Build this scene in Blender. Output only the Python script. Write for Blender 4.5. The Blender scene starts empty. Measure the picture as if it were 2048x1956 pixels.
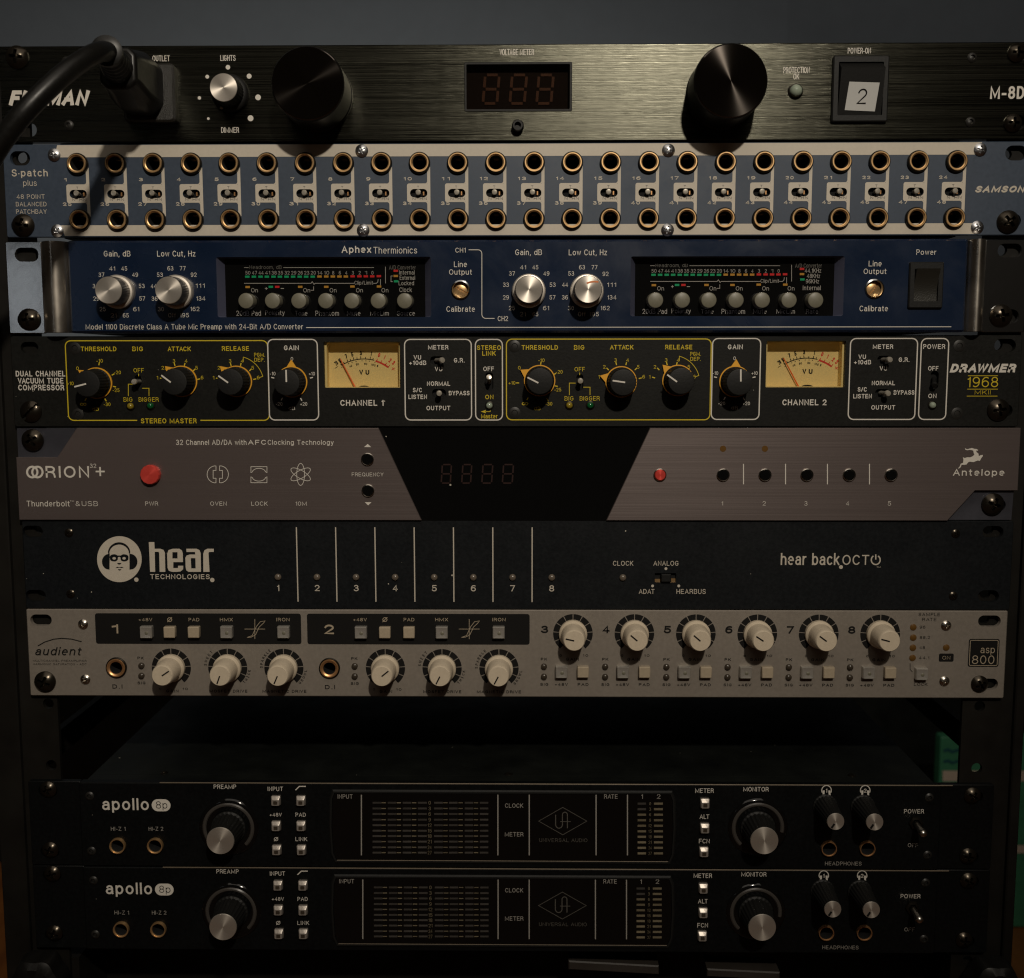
import bpy, bmesh, math, random
import numpy as np
from mathutils import Vector, Matrix
from mathutils.geometry import tessellate_polygon

random.seed(7)
SC = bpy.context.scene
COL = SC.collection
MM = 0.001
PI = math.pi

# ------------------------------------------------------------------ camera
CAM_F = 2243.76            # focal length in photo pixels (photo is 2048 wide)
TH, YA, RO = 0.113271797, 0.0121884843, -0.000888408
CAM = np.array([5.6015, -539.684, -146.271])


def _rot():
    ct, st = math.cos(TH), math.sin(TH)
    rp = np.array([[1, 0, 0], [0, ct, -st], [0, st, ct]])
    cy, sy = math.cos(YA), math.sin(YA)
    ry = np.array([[cy, sy, 0], [-sy, cy, 0], [0, 0, 1]])
    cr, sr = math.cos(RO), math.sin(RO)
    rr = np.array([[cr, 0, sr], [0, 1, 0], [-sr, 0, cr]])
    return rr @ rp @ ry


ROT = _rot()
cd = bpy.data.cameras.new('camera')
cam = bpy.data.objects.new('camera', cd)
COL.objects.link(cam)
right, fwd, up = ROT[0], ROT[1], ROT[2]
cam.matrix_world = Matrix(((right[0], up[0], -fwd[0], CAM[0] * MM), (right[1], up[1], -fwd[1], CAM[1] * MM),
                           (right[2], up[2], -fwd[2], CAM[2] * MM), (0, 0, 0, 1)))
cd.sensor_width = 36.0
cd.lens = CAM_F / 2048 * 36.0
cd.clip_start = 0.02
cd.clip_end = 30
cd.dof.use_dof = True
cd.dof.focus_distance = 0.528
cd.dof.aperture_fstop = 13.0
SC.camera = cam

# ------------------------------------------------------------------ light
SC.view_settings.view_transform = 'Standard'
SC.view_settings.look = 'None'
SC.view_settings.exposure = 0.0
SC.view_settings.gamma = 1.0
SC.cycles.filter_width = 1.2
wd = bpy.data.worlds.new('World')
SC.world = wd
wd.use_nodes = True
wbg = wd.node_tree.nodes['Background']
wbg.inputs[0].default_value = (0.60, 0.46, 0.33, 1)
wbg.inputs[1].default_value = 0.014


def aim(o, loc, tgt):
    o.location = Vector(loc) * MM
    d = (Vector(tgt) - Vector(loc)).normalized()
    o.rotation_euler = d.to_track_quat('-Z', 'Y').to_euler()


ld = bpy.data.lights.new('key_lamp', 'SPOT')
ld.energy = 33
ld.color = (1.0, 0.90, 0.76)
ld.shadow_soft_size = 0.022
ld.spot_size = math.radians(51)
ld.spot_blend = 1.0
key = bpy.data.objects.new('key_lamp', ld)
COL.objects.link(key)
aim(key, (185, -1050, 500), (-55, 0, -70))

ad = bpy.data.lights.new('ear_reflection_light', 'AREA')  # small panel added and sized for the reflection in the left chrome ear
ad.energy = 0.05
ad.color = (0.93, 0.97, 1.0)
ad.shape = 'RECTANGLE'
ad.size = 0.075
ad.size_y = 0.17
ear_light = bpy.data.objects.new('ear_reflection_light', ad)
COL.objects.link(ear_light)
aim(ear_light, (-866, -1420, -36), (-233, 0, -115))

bd = bpy.data.lights.new('ceiling_bounce', 'AREA')
bd.energy = 4.7
bd.color = (1.0, 0.90, 0.78)
bd.shape = 'RECTANGLE'
bd.size = 1.7
bd.size_y = 1.2
bounce = bpy.data.objects.new('ceiling_bounce', bd)
COL.objects.link(bounce)
aim(bounce, (0, -950, 1250), (-60, 0, -150))


# ------------------------------------------------------------------ materials
MATS = {}


def nd(nt, typ, **kw):
    n = nt.nodes.new(typ)
    for k, v in kw.items():
        setattr(n, k, v)
    return n


def mat(name, col, metal=0.0, rough=0.5, spec=0.5, dust=0.0, grain=0.0, brushed=0.0, aniso=0.0, tangent=None, trans=0.0,
        coat=0.0, mottled=0.0, bump=0.0, bscale=900.0):
    if name in MATS:
        return MATS[name]
    m = bpy.data.materials.new(name)
    m.use_nodes = True
    nt = m.node_tree
    b = nt.nodes['Principled BSDF']
    b.inputs['Base Color'].default_value = (*col, 1)
    b.inputs['Metallic'].default_value = metal
    b.inputs['Roughness'].default_value = rough
    b.inputs['Specular IOR Level'].default_value = spec
    b.inputs['Transmission Weight'].default_value = trans
    b.inputs['Coat Weight'].default_value = coat
    b.inputs['Coat Roughness'].default_value = 0.08
    tc = nd(nt, 'ShaderNodeTexCoord')
    csock = None
    if grain or mottled:
        n = nd(nt, 'ShaderNodeTexNoise')
        n.inputs['Scale'].default_value = 45 if mottled else 600
        n.inputs['Detail'].default_value = 6
        nt.links.new(tc.outputs['Object'], n.inputs['Vector'])
        r = nd(nt, 'ShaderNodeMapRange')
        k = grain or mottled
        r.inputs[1].default_value = 0.25
        r.inputs[2].default_value = 0.75
        r.inputs[3].default_value = 1 - k
        r.inputs[4].default_value = 1 + k
        nt.links.new(n.outputs['Fac'], r.inputs[0])
        mx = nd(nt, 'ShaderNodeMix', data_type='RGBA', blend_type='MULTIPLY')
        mx.inputs[0].default_value = 1
        mx.inputs[6].default_value = (*col, 1)
        nt.links.new(r.outputs[0], mx.inputs[7])
        csock = mx.outputs[2]
        r2 = nd(nt, 'ShaderNodeMapRange')
        r2.inputs[3].default_value = max(0.02, rough - 0.10)
        r2.inputs[4].default_value = min(1, rough + 0.12)
        n2 = nd(nt, 'ShaderNodeTexNoise')
        n2.inputs['Scale'].default_value = 28
        n2.inputs['Detail'].default_value = 7
        n2.inputs['Roughness'].default_value = 0.65
        n2.inputs['Distortion'].default_value = 0.8
        nt.links.new(tc.outputs['Object'], n2.inputs['Vector'])
        av = nd(nt, 'ShaderNodeMix', data_type='FLOAT')
        av.inputs[0].default_value = 0.6
        nt.links.new(n.outputs['Fac'], av.inputs[2])
        nt.links.new(n2.outputs['Fac'], av.inputs[3])
        nt.links.new(av.outputs[0], r2.inputs[0])
        r2.inputs[1].default_value = 0.3
        r2.inputs[2].default_value = 0.7
        nt.links.new(r2.outputs[0], b.inputs['Roughness'])
    if dust:
        v = nd(nt, 'ShaderNodeTexVoronoi')
        v.inputs['Scale'].default_value = 130
        nt.links.new(tc.outputs['Object'], v.inputs['Vector'])
        sx = nd(nt, 'ShaderNodeSeparateColor')
        nt.links.new(v.outputs['Color'], sx.inputs[0])
        th = nd(nt, 'ShaderNodeMath', operation='MULTIPLY')     # speck radius differs from cell to cell
        pw = nd(nt, 'ShaderNodeMath', operation='POWER')
        nt.links.new(sx.outputs[0], pw.inputs[0])
        pw.inputs[1].default_value = 7
        nt.links.new(pw.outputs[0], th.inputs[0])
        th.inputs[1].default_value = 0.062
        lt = nd(nt, 'ShaderNodeMath', operation='LESS_THAN')
        nt.links.new(v.outputs['Distance'], lt.inputs[0])
        nt.links.new(th.outputs[0], lt.inputs[1])
        sc = nd(nt, 'ShaderNodeMath', operation='MULTIPLY')
        nt.links.new(lt.outputs[0], sc.inputs[0])
        sc.inputs[1].default_value = dust
        mx = nd(nt, 'ShaderNodeMix', data_type='RGBA')
        nt.links.new(sc.outputs[0], mx.inputs[0])
        if csock:
            nt.links.new(csock, mx.inputs[6])
        else:
            mx.inputs[6].default_value = (*col, 1)
        mx.inputs[7].default_value = (0.5, 0.46, 0.38, 1)
        csock = mx.outputs[2]
    if csock:
        nt.links.new(csock, b.inputs['Base Color'])
    if brushed:
        mp = nd(nt, 'ShaderNodeMapping')
        mp.inputs['Scale'].default_value = (9, 200, 2600)
        nt.links.new(tc.outputs['Object'], mp.inputs['Vector'])
        n = nd(nt, 'ShaderNodeTexNoise')
        n.inputs['Scale'].default_value = 1
        n.inputs['Detail'].default_value = 5
        n.inputs['Roughness'].default_value = 0.7
        nt.links.new(mp.outputs[0], n.inputs['Vector'])
        bp = nd(nt, 'ShaderNodeBump')
        bp.inputs['Strength'].default_value = brushed
        bp.inputs['Distance'].default_value = 0.0004
        nt.links.new(n.outputs['Fac'], bp.inputs['Height'])
        nt.links.new(bp.outputs[0], b.inputs['Normal'])
        r = nd(nt, 'ShaderNodeMapRange')
        r.inputs[1].default_value = 0.3
        r.inputs[2].default_value = 0.7
        r.inputs[3].default_value = max(0.05, rough - 0.75 * brushed)
        r.inputs[4].default_value = rough + 0.75 * brushed
        nt.links.new(n.outputs['Fac'], r.inputs[0])
        nt.links.new(r.outputs[0], b.inputs['Roughness'])
    elif bump:
        n = nd(nt, 'ShaderNodeTexNoise')
        n.inputs['Scale'].default_value = bscale
        n.inputs['Detail'].default_value = 3
        nt.links.new(tc.outputs['Object'], n.inputs['Vector'])
        bp = nd(nt, 'ShaderNodeBump')
        bp.inputs['Strength'].default_value = bump
        bp.inputs['Distance'].default_value = 0.0004
        nt.links.new(n.outputs['Fac'], bp.inputs['Height'])
        nt.links.new(bp.outputs[0], b.inputs['Normal'])
    if aniso:
        b.inputs['Anisotropic'].default_value = aniso
        b.inputs['Anisotropic Rotation'].default_value = 0.25
        tn = nd(nt, 'ShaderNodeTangent', direction_type='RADIAL', axis=tangent or 'Z')
        nt.links.new(tn.outputs[0], b.inputs['Tangent'])
    MATS[name] = m
    return m


def glass(name, tint, gloss=0.06, rough=0.03):
    m = bpy.data.materials.new(name)
    m.use_nodes = True
    nt = m.node_tree
    nt.nodes.clear()
    out = nd(nt, 'ShaderNodeOutputMaterial')
    mx = nd(nt, 'ShaderNodeMixShader')
    fr = nd(nt, 'ShaderNodeFresnel')
    fr.inputs[0].default_value = 1.45
    tr = nd(nt, 'ShaderNodeBsdfTransparent')
    tr.inputs[0].default_value = (*tint, 1)
    gl = nd(nt, 'ShaderNodeBsdfGlossy')
    gl.inputs['Roughness'].default_value = rough
    nt.links.new(fr.outputs[0], mx.inputs[0])
    nt.links.new(tr.outputs[0], mx.inputs[1])
    nt.links.new(gl.outputs[0], mx.inputs[2])
    nt.links.new(mx.outputs[0], out.inputs[0])
    MATS[name] = m
    return m


M = dict(
    anod=mat('black_anodised', (0.055, 0.054, 0.042), 1.0, 0.27, brushed=0.16, aniso=0.8),
    black=mat('black_powder', (0.0068, 0.0068, 0.0056), 0, 0.5, spec=0.22, dust=0.9, grain=0.15, bump=0.12),
    blackblue=mat('blue_black_powder', (0.0060, 0.0072, 0.0085), 0, 0.45, spec=0.25, dust=0.9, grain=0.15, bump=0.10),
    apollo=mat('interface_black', (0.0035, 0.0040, 0.0042), 0, 0.4, spec=0.2, dust=0.5, grain=0.2),
    chassis=mat('chassis_black', (0.006, 0.007, 0.006), 0.0, 0.5, spec=0.25, dust=0.7, mottled=0.5),
    rail=mat('rail_black', (0.008, 0.007, 0.0055), 0, 0.55, spec=0.2, mottled=0.3),
    samson=mat('patchbay_blue', (0.034, 0.050, 0.078), 0, 0.5, grain=0.10),
    aphex=mat('gloss_navy', (0.0058, 0.0138, 0.036), 0.0, 0.25, coat=0.25, mottled=0.10),
    chrome=mat('polished_steel', (0.42, 0.43, 0.44), 1.0, 0.17, bump=0.25, bscale=60),
    satin=mat('satin_steel', (0.60, 0.55, 0.48), 1.0, 0.30, mottled=0.15),
    orion=mat('taupe_aluminium', (0.148, 0.119, 0.112), 0.5, 0.34, brushed=0.08, aniso=0.6),
    orionear=mat('bare_ear_steel', (0.10, 0.10, 0.12), 0.8, 0.42, mottled=0.2),
    aud=mat('beige_enamel', (0.235, 0.206, 0.174), 0.15, 0.42, grain=0.06, bump=0.06),
    glossblack=mat('gloss_black', (0.004, 0.004, 0.004), 0, 0.10, dust=0.9),
    plastic=mat('black_plastic', (0.0075, 0.0075, 0.007), 0, 0.55, spec=0.28, bump=0.15),
    rubber=mat('black_rubber', (0.006, 0.0057, 0.005), 0, 0.36, spec=0.3, grain=0.1),
    grain=mat('leather_plastic', (0.016, 0.015, 0.012), 0, 0.38, bump=0.9, bscale=2200),
    void=mat('hole_black', (0.002, 0.002, 0.002), 0, 0.9),
    cap=mat('spun_aluminium', (0.72, 0.66, 0.58), 0.8, 0.38, aniso=0.75, tangent='Y'),
    capdark=mat('spun_black', (0.20, 0.175, 0.155), 1.0, 0.075, aniso=0.95, tangent='Y'),
    sideblack=mat('black_metal_side', (0.006, 0.0058, 0.005), 0.0, 0.30, spec=0.35),
    steel=mat('steel', (0.55, 0.51, 0.45), 1.0, 0.25, mottled=0.2),
    zinc=mat('zinc', (0.55, 0.55, 0.56), 1.0, 0.30, mottled=0.3),
    blackscrew=mat('black_oxide', (0.055, 0.046, 0.035), 0.9, 0.24, mottled=0.4),
    brass=mat('brass', (0.68, 0.43, 0.20), 0.8, 0.32, mottled=0.15),
    copper=mat('copper', (0.66, 0.36, 0.16), 0.8, 0.34, mottled=0.15),
    nut=mat('dark_nut', (0.03, 0.026, 0.02), 0.8, 0.3),
    ink=mat('white_ink', (0.66, 0.62, 0.55), 0, 0.6),
    inkdim=mat('grey_ink', (0.30, 0.28, 0.25), 0, 0.6),
    inkfaint=mat('faint_ink', (0.085, 0.078, 0.066), 0, 0.6),
    cream=mat('cream_ink', (0.54, 0.485, 0.40), 0, 0.55, grain=0.04),
    yellow=mat('yellow_ink', (0.60, 0.45, 0.010), 0, 0.55),
    orange=mat('orange_plastic', (0.75, 0.36, 0.02), 0, 0.5),
    dark=mat('dark_ink', (0.009, 0.0085, 0.008), 0, 0.6, spec=0.15),
    navyink=mat('navy_print', (0.02, 0.025, 0.035), 0, 0.45),
    red=mat('red_ink', (0.62, 0.025, 0.015), 0, 0.5),
    knurl=mat('knurled_metal', (0.16, 0.148, 0.13), 0.9, 0.38),
    skirt=mat('turned_aluminium', (0.72, 0.66, 0.58), 0.75, 0.42),
    ball=mat('chrome_ball', (0.62, 0.57, 0.48), 0.6, 0.22),
    reveal=mat('reflection_blue', (0.16, 0.17, 0.26), 0.6, 0.34),  # panel blue made lighter, so the slope's reflection sits in the colour
    darkscrew=mat('dark_flat_screw', (0.018, 0.017, 0.015), 0.2, 0.42),
    rocker=mat('satin_black_rocker', (0.022, 0.021, 0.017), 0, 0.38, spec=0.6, bump=0.3, bscale=1800),
    needle=mat('needle_red', (0.80, 0.12, 0.01), 0, 0.45),
    dial=mat('dial_paper', (0.74, 0.58, 0.26), 0, 0.6, mottled=0.05),
    grn=mat('led_green', (0.01, 0.28, 0.11), 0, 0.25),
    ylw=mat('led_amber', (0.40, 0.20, 0.03), 0, 0.25),
    rled=mat('led_red', (0.50, 0.02, 0.02), 0, 0.25),
    ledyel=mat('led_yellow_lens', (0.30, 0.22, 0.02), 0, 0.15, trans=0.2),
    ledgrn=mat('led_green_lens', (0.005, 0.10, 0.025), 0, 0.12, trans=0.2),
    ledclear=mat('led_clear_lens', (0.36, 0.42, 0.33), 0, 0.12, trans=0.25),
    ledamber=mat('led_amber_lens', (0.12, 0.06, 0.015), 0, 0.25),
    leddark=mat('led_dark_lens', (0.045, 0.035, 0.025), 0, 0.2),
    ledhear=mat('led_grey_lens', (0.16, 0.13, 0.10), 0, 0.2, trans=0.2),
    greybtn=mat('grey_button', (0.155, 0.145, 0.105), 0, 0.45, grain=0.06),
    beige=mat('beige_plastic', (0.60, 0.51, 0.385), 0, 0.36, grain=0.04),
    beigebtn=mat('beige_button', (0.40, 0.33, 0.235), 0, 0.4, grain=0.05),
    clearbtn=mat('clear_button', (0.52, 0.49, 0.44), 0.5, 0.22, trans=0.15, bump=0.25, bscale=420),
    silverbtn=mat('silver_button', (0.38, 0.34, 0.30), 0.5, 0.36, bump=0.3, bscale=420),
    redbtn=mat('red_anodised', (0.85, 0.085, 0.065), 0.45, 0.30, aniso=0.7, tangent='Y'),
    seg=mat('segment_brown', (0.19, 0.098, 0.055), 0, 0.4),
    segdim=mat('segment_dim', (0.022, 0.007, 0.005), 0, 0.4),
    bar=mat('meter_grey', (0.050, 0.045, 0.040), 0, 0.4, mottled=0.5),
    bar2=mat('meter_tan', (0.15, 0.125, 0.08), 0, 0.4, mottled=0.5),
    edge=mat('tan_edge', (0.15, 0.12, 0.085), 0.3, 0.45, mottled=0.2),  # tan line colour; also paints the highlight on the interface top edge
    sticker=mat('paper_sticker', (0.52, 0.52, 0.50), 0, 0.7, mottled=0.04),
    ring=mat('smoked_ring', (0.05, 0.045, 0.04), 0, 0.25),
    crayon=mat('orange_crayon', (0.70, 0.22, 0.07), 0, 0.6),
    wall=mat('painted_wall', (0.235, 0.280, 0.335), 0, 0.85, mottled=0.05, bump=0.1, bscale=200),
    green=mat('green_card', (0.045, 0.21, 0.11), 0, 0.5, mottled=0.15),
    white=mat('white_card', (0.55, 0.45, 0.36), 0, 0.6),
    blueink=mat('blue_marker', (0.01, 0.07, 0.09), 0, 0.5),
    greybar=mat('grey_bar', (0.030, 0.025, 0.021), 0, 0.5, mottled=0.2),
)
M['pane'] = glass('clear_pane', (0.97, 0.96, 0.92))
M['tint'] = glass('tinted_pane', (0.62, 0.56, 0.52))

wf = bpy.data.materials.new('wood_floor')
wf.use_nodes = True
_nt = wf.node_tree
_b = _nt.nodes['Principled BSDF']
_tc = nd(_nt, 'ShaderNodeTexCoord')
_mp = nd(_nt, 'ShaderNodeMapping')
_mp.inputs['Scale'].default_value = (9, 1.2, 9)
_n = nd(_nt, 'ShaderNodeTexNoise')
_n.inputs['Scale'].default_value = 4
_n.inputs['Detail'].default_value = 8
_cr = nd(_nt, 'ShaderNodeValToRGB')
_cr.color_ramp.elements[0].position = 0.3
_cr.color_ramp.elements[0].color = (0.11, 0.034, 0.008, 1)
_cr.color_ramp.elements[1].position = 0.7
_cr.color_ramp.elements[1].color = (0.27, 0.10, 0.022, 1)
_nt.links.new(_tc.outputs['Object'], _mp.inputs[0])
_nt.links.new(_mp.outputs[0], _n.inputs['Vector'])
_nt.links.new(_n.outputs['Fac'], _cr.inputs[0])
_nt.links.new(_cr.outputs[0], _b.inputs['Base Color'])
_b.inputs['Roughness'].default_value = 0.45
M['wood'] = wf

# ------------------------------------------------------------------ measuring: a reading on the photograph -> a point on a plane y = Y (mm)
FR = {k: (x, y, 0.356415) for k, x, y in (
    ('A', 0, 60), ('B', 680, 60), ('C', 1348, 60), ('D', 0, 460), ('E', 680, 460), ('F', 1348, 460), ('G', 0, 850), ('H', 680, 850),
    ('I', 1348, 850), ('J', 0, 1200), ('K', 680, 1200), ('L', 1348, 1200), ('M', 0, 1536), ('N', 680, 1536), ('O', 1348, 1536))}
FR['V'] = (640, 680, 0.091650)
FR['U'] = (640 + 886.4, 680 - 1.7, 0.091650)
FR['W'] = (1900, 890, 0.061100)
FR['X'] = (180, 1060, 0.132383)
FR['p'] = (0, 0, 1.0)


def P(fr, x, y, Y=0.0):
    ox, oy, s = FR[fr]
    px, py = ox + x * s, oy + y * s
    d = ROT.T @ np.array([(px - 1024) / CAM_F, 1.0, -(py - 978) / CAM_F])
    t = (Y - CAM[1]) / d[1]
    return float(CAM[0] + d[0] * t), float(CAM[2] + d[2] * t)


def S(fr, n, Y=0.0):
    """a length read on the photograph -> mm near the middle of the plane"""
    return n * FR[fr][2] * (Y - CAM[1]) / (CAM_F * math.cos(TH)) * 0.995


# ------------------------------------------------------------------ mesh builder (millimetres)
class MB:
    def __init__(self):
        self.v, self.f, self.m, self.mats, self.cur = [], [], [], [], 0
        self.sheet = True

    def use(self, m):
        if m not in self.mats:
            self.mats.append(m)
        self.cur = self.mats.index(m)
        return self

    def add(self, vs, fs):
        o = len(self.v)
        self.v += [tuple(map(float, p)) for p in vs]
        for f in fs:
            self.f.append([i + o for i in f])
            self.m.append(self.cur)

    def box(self, x0, x1, y0, y1, z0, z1):
        self.sheet = False
        self.add([(x, y, z) for x in (x0, x1) for y in (y0, y1) for z in (z0, z1)],
                 [(0, 1, 3, 2), (4, 6, 7, 5), (0, 4, 5, 1), (2, 3, 7, 6), (0, 2, 6, 4), (1, 5, 7, 3)])

    def prism(self, loop, yb, yf, c=0.0, holes=(), back=False):
        """a plate: outline 'loop' (x, z) with holes, back face at yb, front at yf (towards -y), chamfer c round the outline"""
        self.sheet = False
        loop = [tuple(p) for p in loop]
        if area(loop) < 0:
            loop = loop[::-1]
        front = inset(loop, c) if c else loop
        hs = [h if area(h) < 0 else h[::-1] for h in ([tuple(q) for q in hh] for hh in holes)]
        loops = [front] + hs
        flat = [p for l in loops for p in l]
        n0 = len(self.v)
        if hs or len(front) > 4:
            tris = tessellate_polygon([[Vector((x, z, 0)) for x, z in l] for l in loops])
        else:
            tris = [tuple(range(len(front)))]
        fixed = []
        for t in tris:
            if poly_area([flat[i] for i in t]) < 0:
                t = tuple(reversed(t))
            fixed.append(t)
        self.add([(x, yf, z) for x, z in flat], fixed)
        if back:
            self.add([(x, yb, z) for x, z in flat], [tuple(reversed(t)) for t in fixed])
        n = len(loop)
        if c:
            self.add([(x, yf, z) for x, z in front] + [(x, yf + c, z) for x, z in loop],
                     [(i, i + n, (i + 1) % n + n, (i + 1) % n) for i in range(n)])
        y1 = yf + c
        self.add([(x, y1, z) for x, z in loop] + [(x, yb, z) for x, z in loop],
                 [(i, i + n, (i + 1) % n + n, (i + 1) % n) for i in range(n)])
        for h in hs:
            k = len(h)
            self.add([(x, yf, z) for x, z in h] + [(x, yb, z) for x, z in h],
                     [(i, i + k, (i + 1) % k + k, (i + 1) % k) for i in range(k)])

    def flat(self, loop, y, holes=()):
        loop = [tuple(p) for p in loop]
        if area(loop) < 0:
            loop = loop[::-1]
        loops = [loop] + [[tuple(q) for q in h] for h in holes]
        fl = [p for l in loops for p in l]
        tris = tessellate_polygon([[Vector((x, z, 0)) for x, z in l] for l in loops])
        fixed = [t if poly_area([fl[i] for i in t]) > 0 else tuple(reversed(t)) for t in tris]
        self.add([(x, y, z) for x, z in fl], fixed)

    def stroke(self, pts, w, y, closed=False):
        pts = [np.array(p, float) for p in pts]
        n = len(pts)
        L, R = [], []
        for i in range(n):
            a = pts[i - 1] if (i or closed) else pts[i]
            c = pts[(i + 1) % n] if (i < n - 1 or closed) else pts[i]
            d1, d2 = pts[i] - a, c - pts[i]
            d1 = d1 / (np.linalg.norm(d1) or 1)
            d2 = d2 / (np.linalg.norm(d2) or 1)
            if np.linalg.norm(d1) < .5:
                d1 = d2
            if np.linalg.norm(d2) < .5:
                d2 = d1
            t = d1 + d2
            t = t / (np.linalg.norm(t) or 1)
            nn = np.array([-t[1], t[0]])
            k = 1 / max(0.6, abs(float(np.dot(nn, (-d1[1], d1[0])))))
            L.append(pts[i] + nn * w / 2 * k)
            R.append(pts[i] - nn * w / 2 * k)
        vs = [(p[0], y, p[1]) for p in L] + [(p[0], y, p[1]) for p in R]
        m = n if closed else n - 1
        self.add(vs, [(i, i + n, (i + 1) % n + n, (i + 1) % n) for i in range(m)])

    def disc(self, x, z, r, y, n=20, rz=None):
        rz = rz or r
        self.add([(x + r * math.cos(2 * PI * i / n), y, z + rz * math.sin(2 * PI * i / n)) for i in range(n)], [tuple(range(n))])

    def lathe(self, prof, n=40, x=0, z=0, y=0, flute=0, faces=None, a0=0):
        """prof: (radius, y[, flute depth 0..1]) revolved round the y axis"""
        self.sheet = False
        rows = []
        base = len(self.v)
        vs, fs = [], []
        for p in prof:
            r, yy = p[0], p[1]
            fd = p[2] if len(p) > 2 else 0
            if r < 1e-6:
                rows.append([len(vs)])
                vs.append((x, y + yy, z))
                continue
            row = []
            for i in range(n):
                a = 2 * PI * i / n + a0
                rr = r * (1 - fd * (0.5 - 0.5 * math.cos(flute * a))) if flute else r
                row.append(len(vs))
                vs.append((x + rr * math.cos(a), y + yy, z + rr * math.sin(a)))
            rows.append(row)
        for a, b in zip(rows[:-1], rows[1:]):
            for i in range(n):
                j = (i + 1) % n
                if len(a) == 1 and len(b) == 1:
                    continue
                if len(a) == 1:
                    fs.append((a[0], b[j], b[i]))
                elif len(b) == 1:
                    fs.append((a[i], a[j], b[0]))
                else:
                    fs.append((a[i], a[j], b[j], b[i]))
        self.add(vs, fs)

    def tube(self, pts, r, n=16, cap=True):
        self.sheet = False
        pts = [Vector(p) for p in pts]
        rs = r if isinstance(r, (list, tuple)) else [r] * len(pts)
        vs, fs = [], []
        ref = None
        for i, p in enumerate(pts):
            t = (pts[min(i + 1, len(pts) - 1)] - pts[max(i - 1, 0)]).normalized()
            if ref is None:
                ref = t.orthogonal().normalized()
            ref = (ref - t * ref.dot(t)).normalized()
            bi = t.cross(ref)
            for k in range(n):
                a = 2 * PI * k / n
                q = p + (ref * math.cos(a) + bi * math.sin(a)) * rs[i]
                vs.append(tuple(q))
        for i in range(len(pts) - 1):
            for k in range(n):
                j = (k + 1) % n
                fs.append((i * n + k, i * n + j, (i + 1) * n + j, (i + 1) * n + k))
        if cap:
            fs.append(tuple(range(n))[::-1])
            fs.append(tuple(range((len(pts) - 1) * n, len(pts) * n)))
        self.add(vs, fs)


def area(l):
    return poly_area(l)


def poly_area(l):
    return 0.5 * sum(l[i][0] * l[(i + 1) % len(l)][1] - l[(i + 1) % len(l)][0] * l[i][1] for i in range(len(l)))


def inset(loop, c):
    n = len(loop)
    out = []
    for i in range(n):
        a, b, d = np.array(loop[i - 1]), np.array(loop[i]), np.array(loop[(i + 1) % n])
        u, w = b - a, d - b
        u = u / (np.linalg.norm(u) or 1)
        w = w / (np.linalg.norm(w) or 1)
        n1, n2 = np.array([-u[1], u[0]]), np.array([-w[1], w[0]])
        s = n1 + n2
        k = float(np.dot(s, n1))
        out.append(tuple(b + s * (c / max(k, 0.3))))
    return out


def rrect(x0, x1, z0, z1, r, n=5):
    pts = []
    for cx, cz, a in ((x1 - r, z1 - r, 0), (x0 + r, z1 - r, 90), (x0 + r, z0 + r, 180), (x1 - r, z0 + r, 270)):
        for i in range(n + 1):
            t = math.radians(a + 90 * i / n)
            pts.append((cx + r * math.cos(t), cz + r * math.sin(t)))
    return pts


def circ(x, z, r, n=28):
    return [(x + r * math.cos(2 * PI * i / n), z + r * math.sin(2 * PI * i / n)) for i in range(n)]


def slot(x, z, w, h, n=8):
    return rrect(x - w / 2, x + w / 2, z - h / 2, z + h / 2, h / 2 - 0.01, n)


WLOC = {}


def thing(name, label, cat, loc, group=None):
    o = bpy.data.objects.new(name, None)
    o.empty_display_size = 0.02
    COL.objects.link(o)
    o.location = Vector(loc) * MM
    WLOC[o.name] = Vector(loc)
    o['label'] = label
    o['category'] = cat
    if group:
        o['group'] = group
    return o


def mesh_of(mb, name, smooth=35, recalc=None):
    me = bpy.data.meshes.new(name)
    me.from_pydata([(x * MM, y * MM, z * MM) for x, y, z in mb.v], [], mb.f)
    for m in mb.mats:
        me.materials.append(m)
    if len(mb.mats) > 1:
        me.polygons.foreach_set('material_index', mb.m)
    if not mb.sheet:
        bm = bmesh.new()
        bm.from_mesh(me)
        bmesh.ops.remove_doubles(bm, verts=bm.verts, dist=2e-7)
        bmesh.ops.recalc_face_normals(bm, faces=bm.faces)
        bm.to_mesh(me)
        bm.free()
        me.polygons.foreach_set('use_smooth', [True] * len(me.polygons))
        me.set_sharp_from_angle(angle=math.radians(smooth))
    me.update()
    return me


def part(name, src, parent, loc=None, rot=None):
    """src: an MB in world millimetres (loc None), or a mesh / MB around its own origin placed at loc"""
    if isinstance(src, MB):
        if loc is None:
            a = np.array(src.v)
            c = (a.min(0) + a.max(0)) / 2
            src.v = [tuple(p) for p in (a - c)]
            loc = tuple(c)
        me = mesh_of(src, name)
    else:
        me = src
    o = bpy.data.objects.new(name, me)
    COL.objects.link(o)
    base = Vector((0, 0, 0))
    if parent is not None:
        o.parent = parent
        base = WLOC[parent.name]
    o.location = (Vector(loc) - base) * MM
    if rot:
        o.rotation_euler = rot
    WLOC[o.name] = Vector(loc)
    return o


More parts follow.
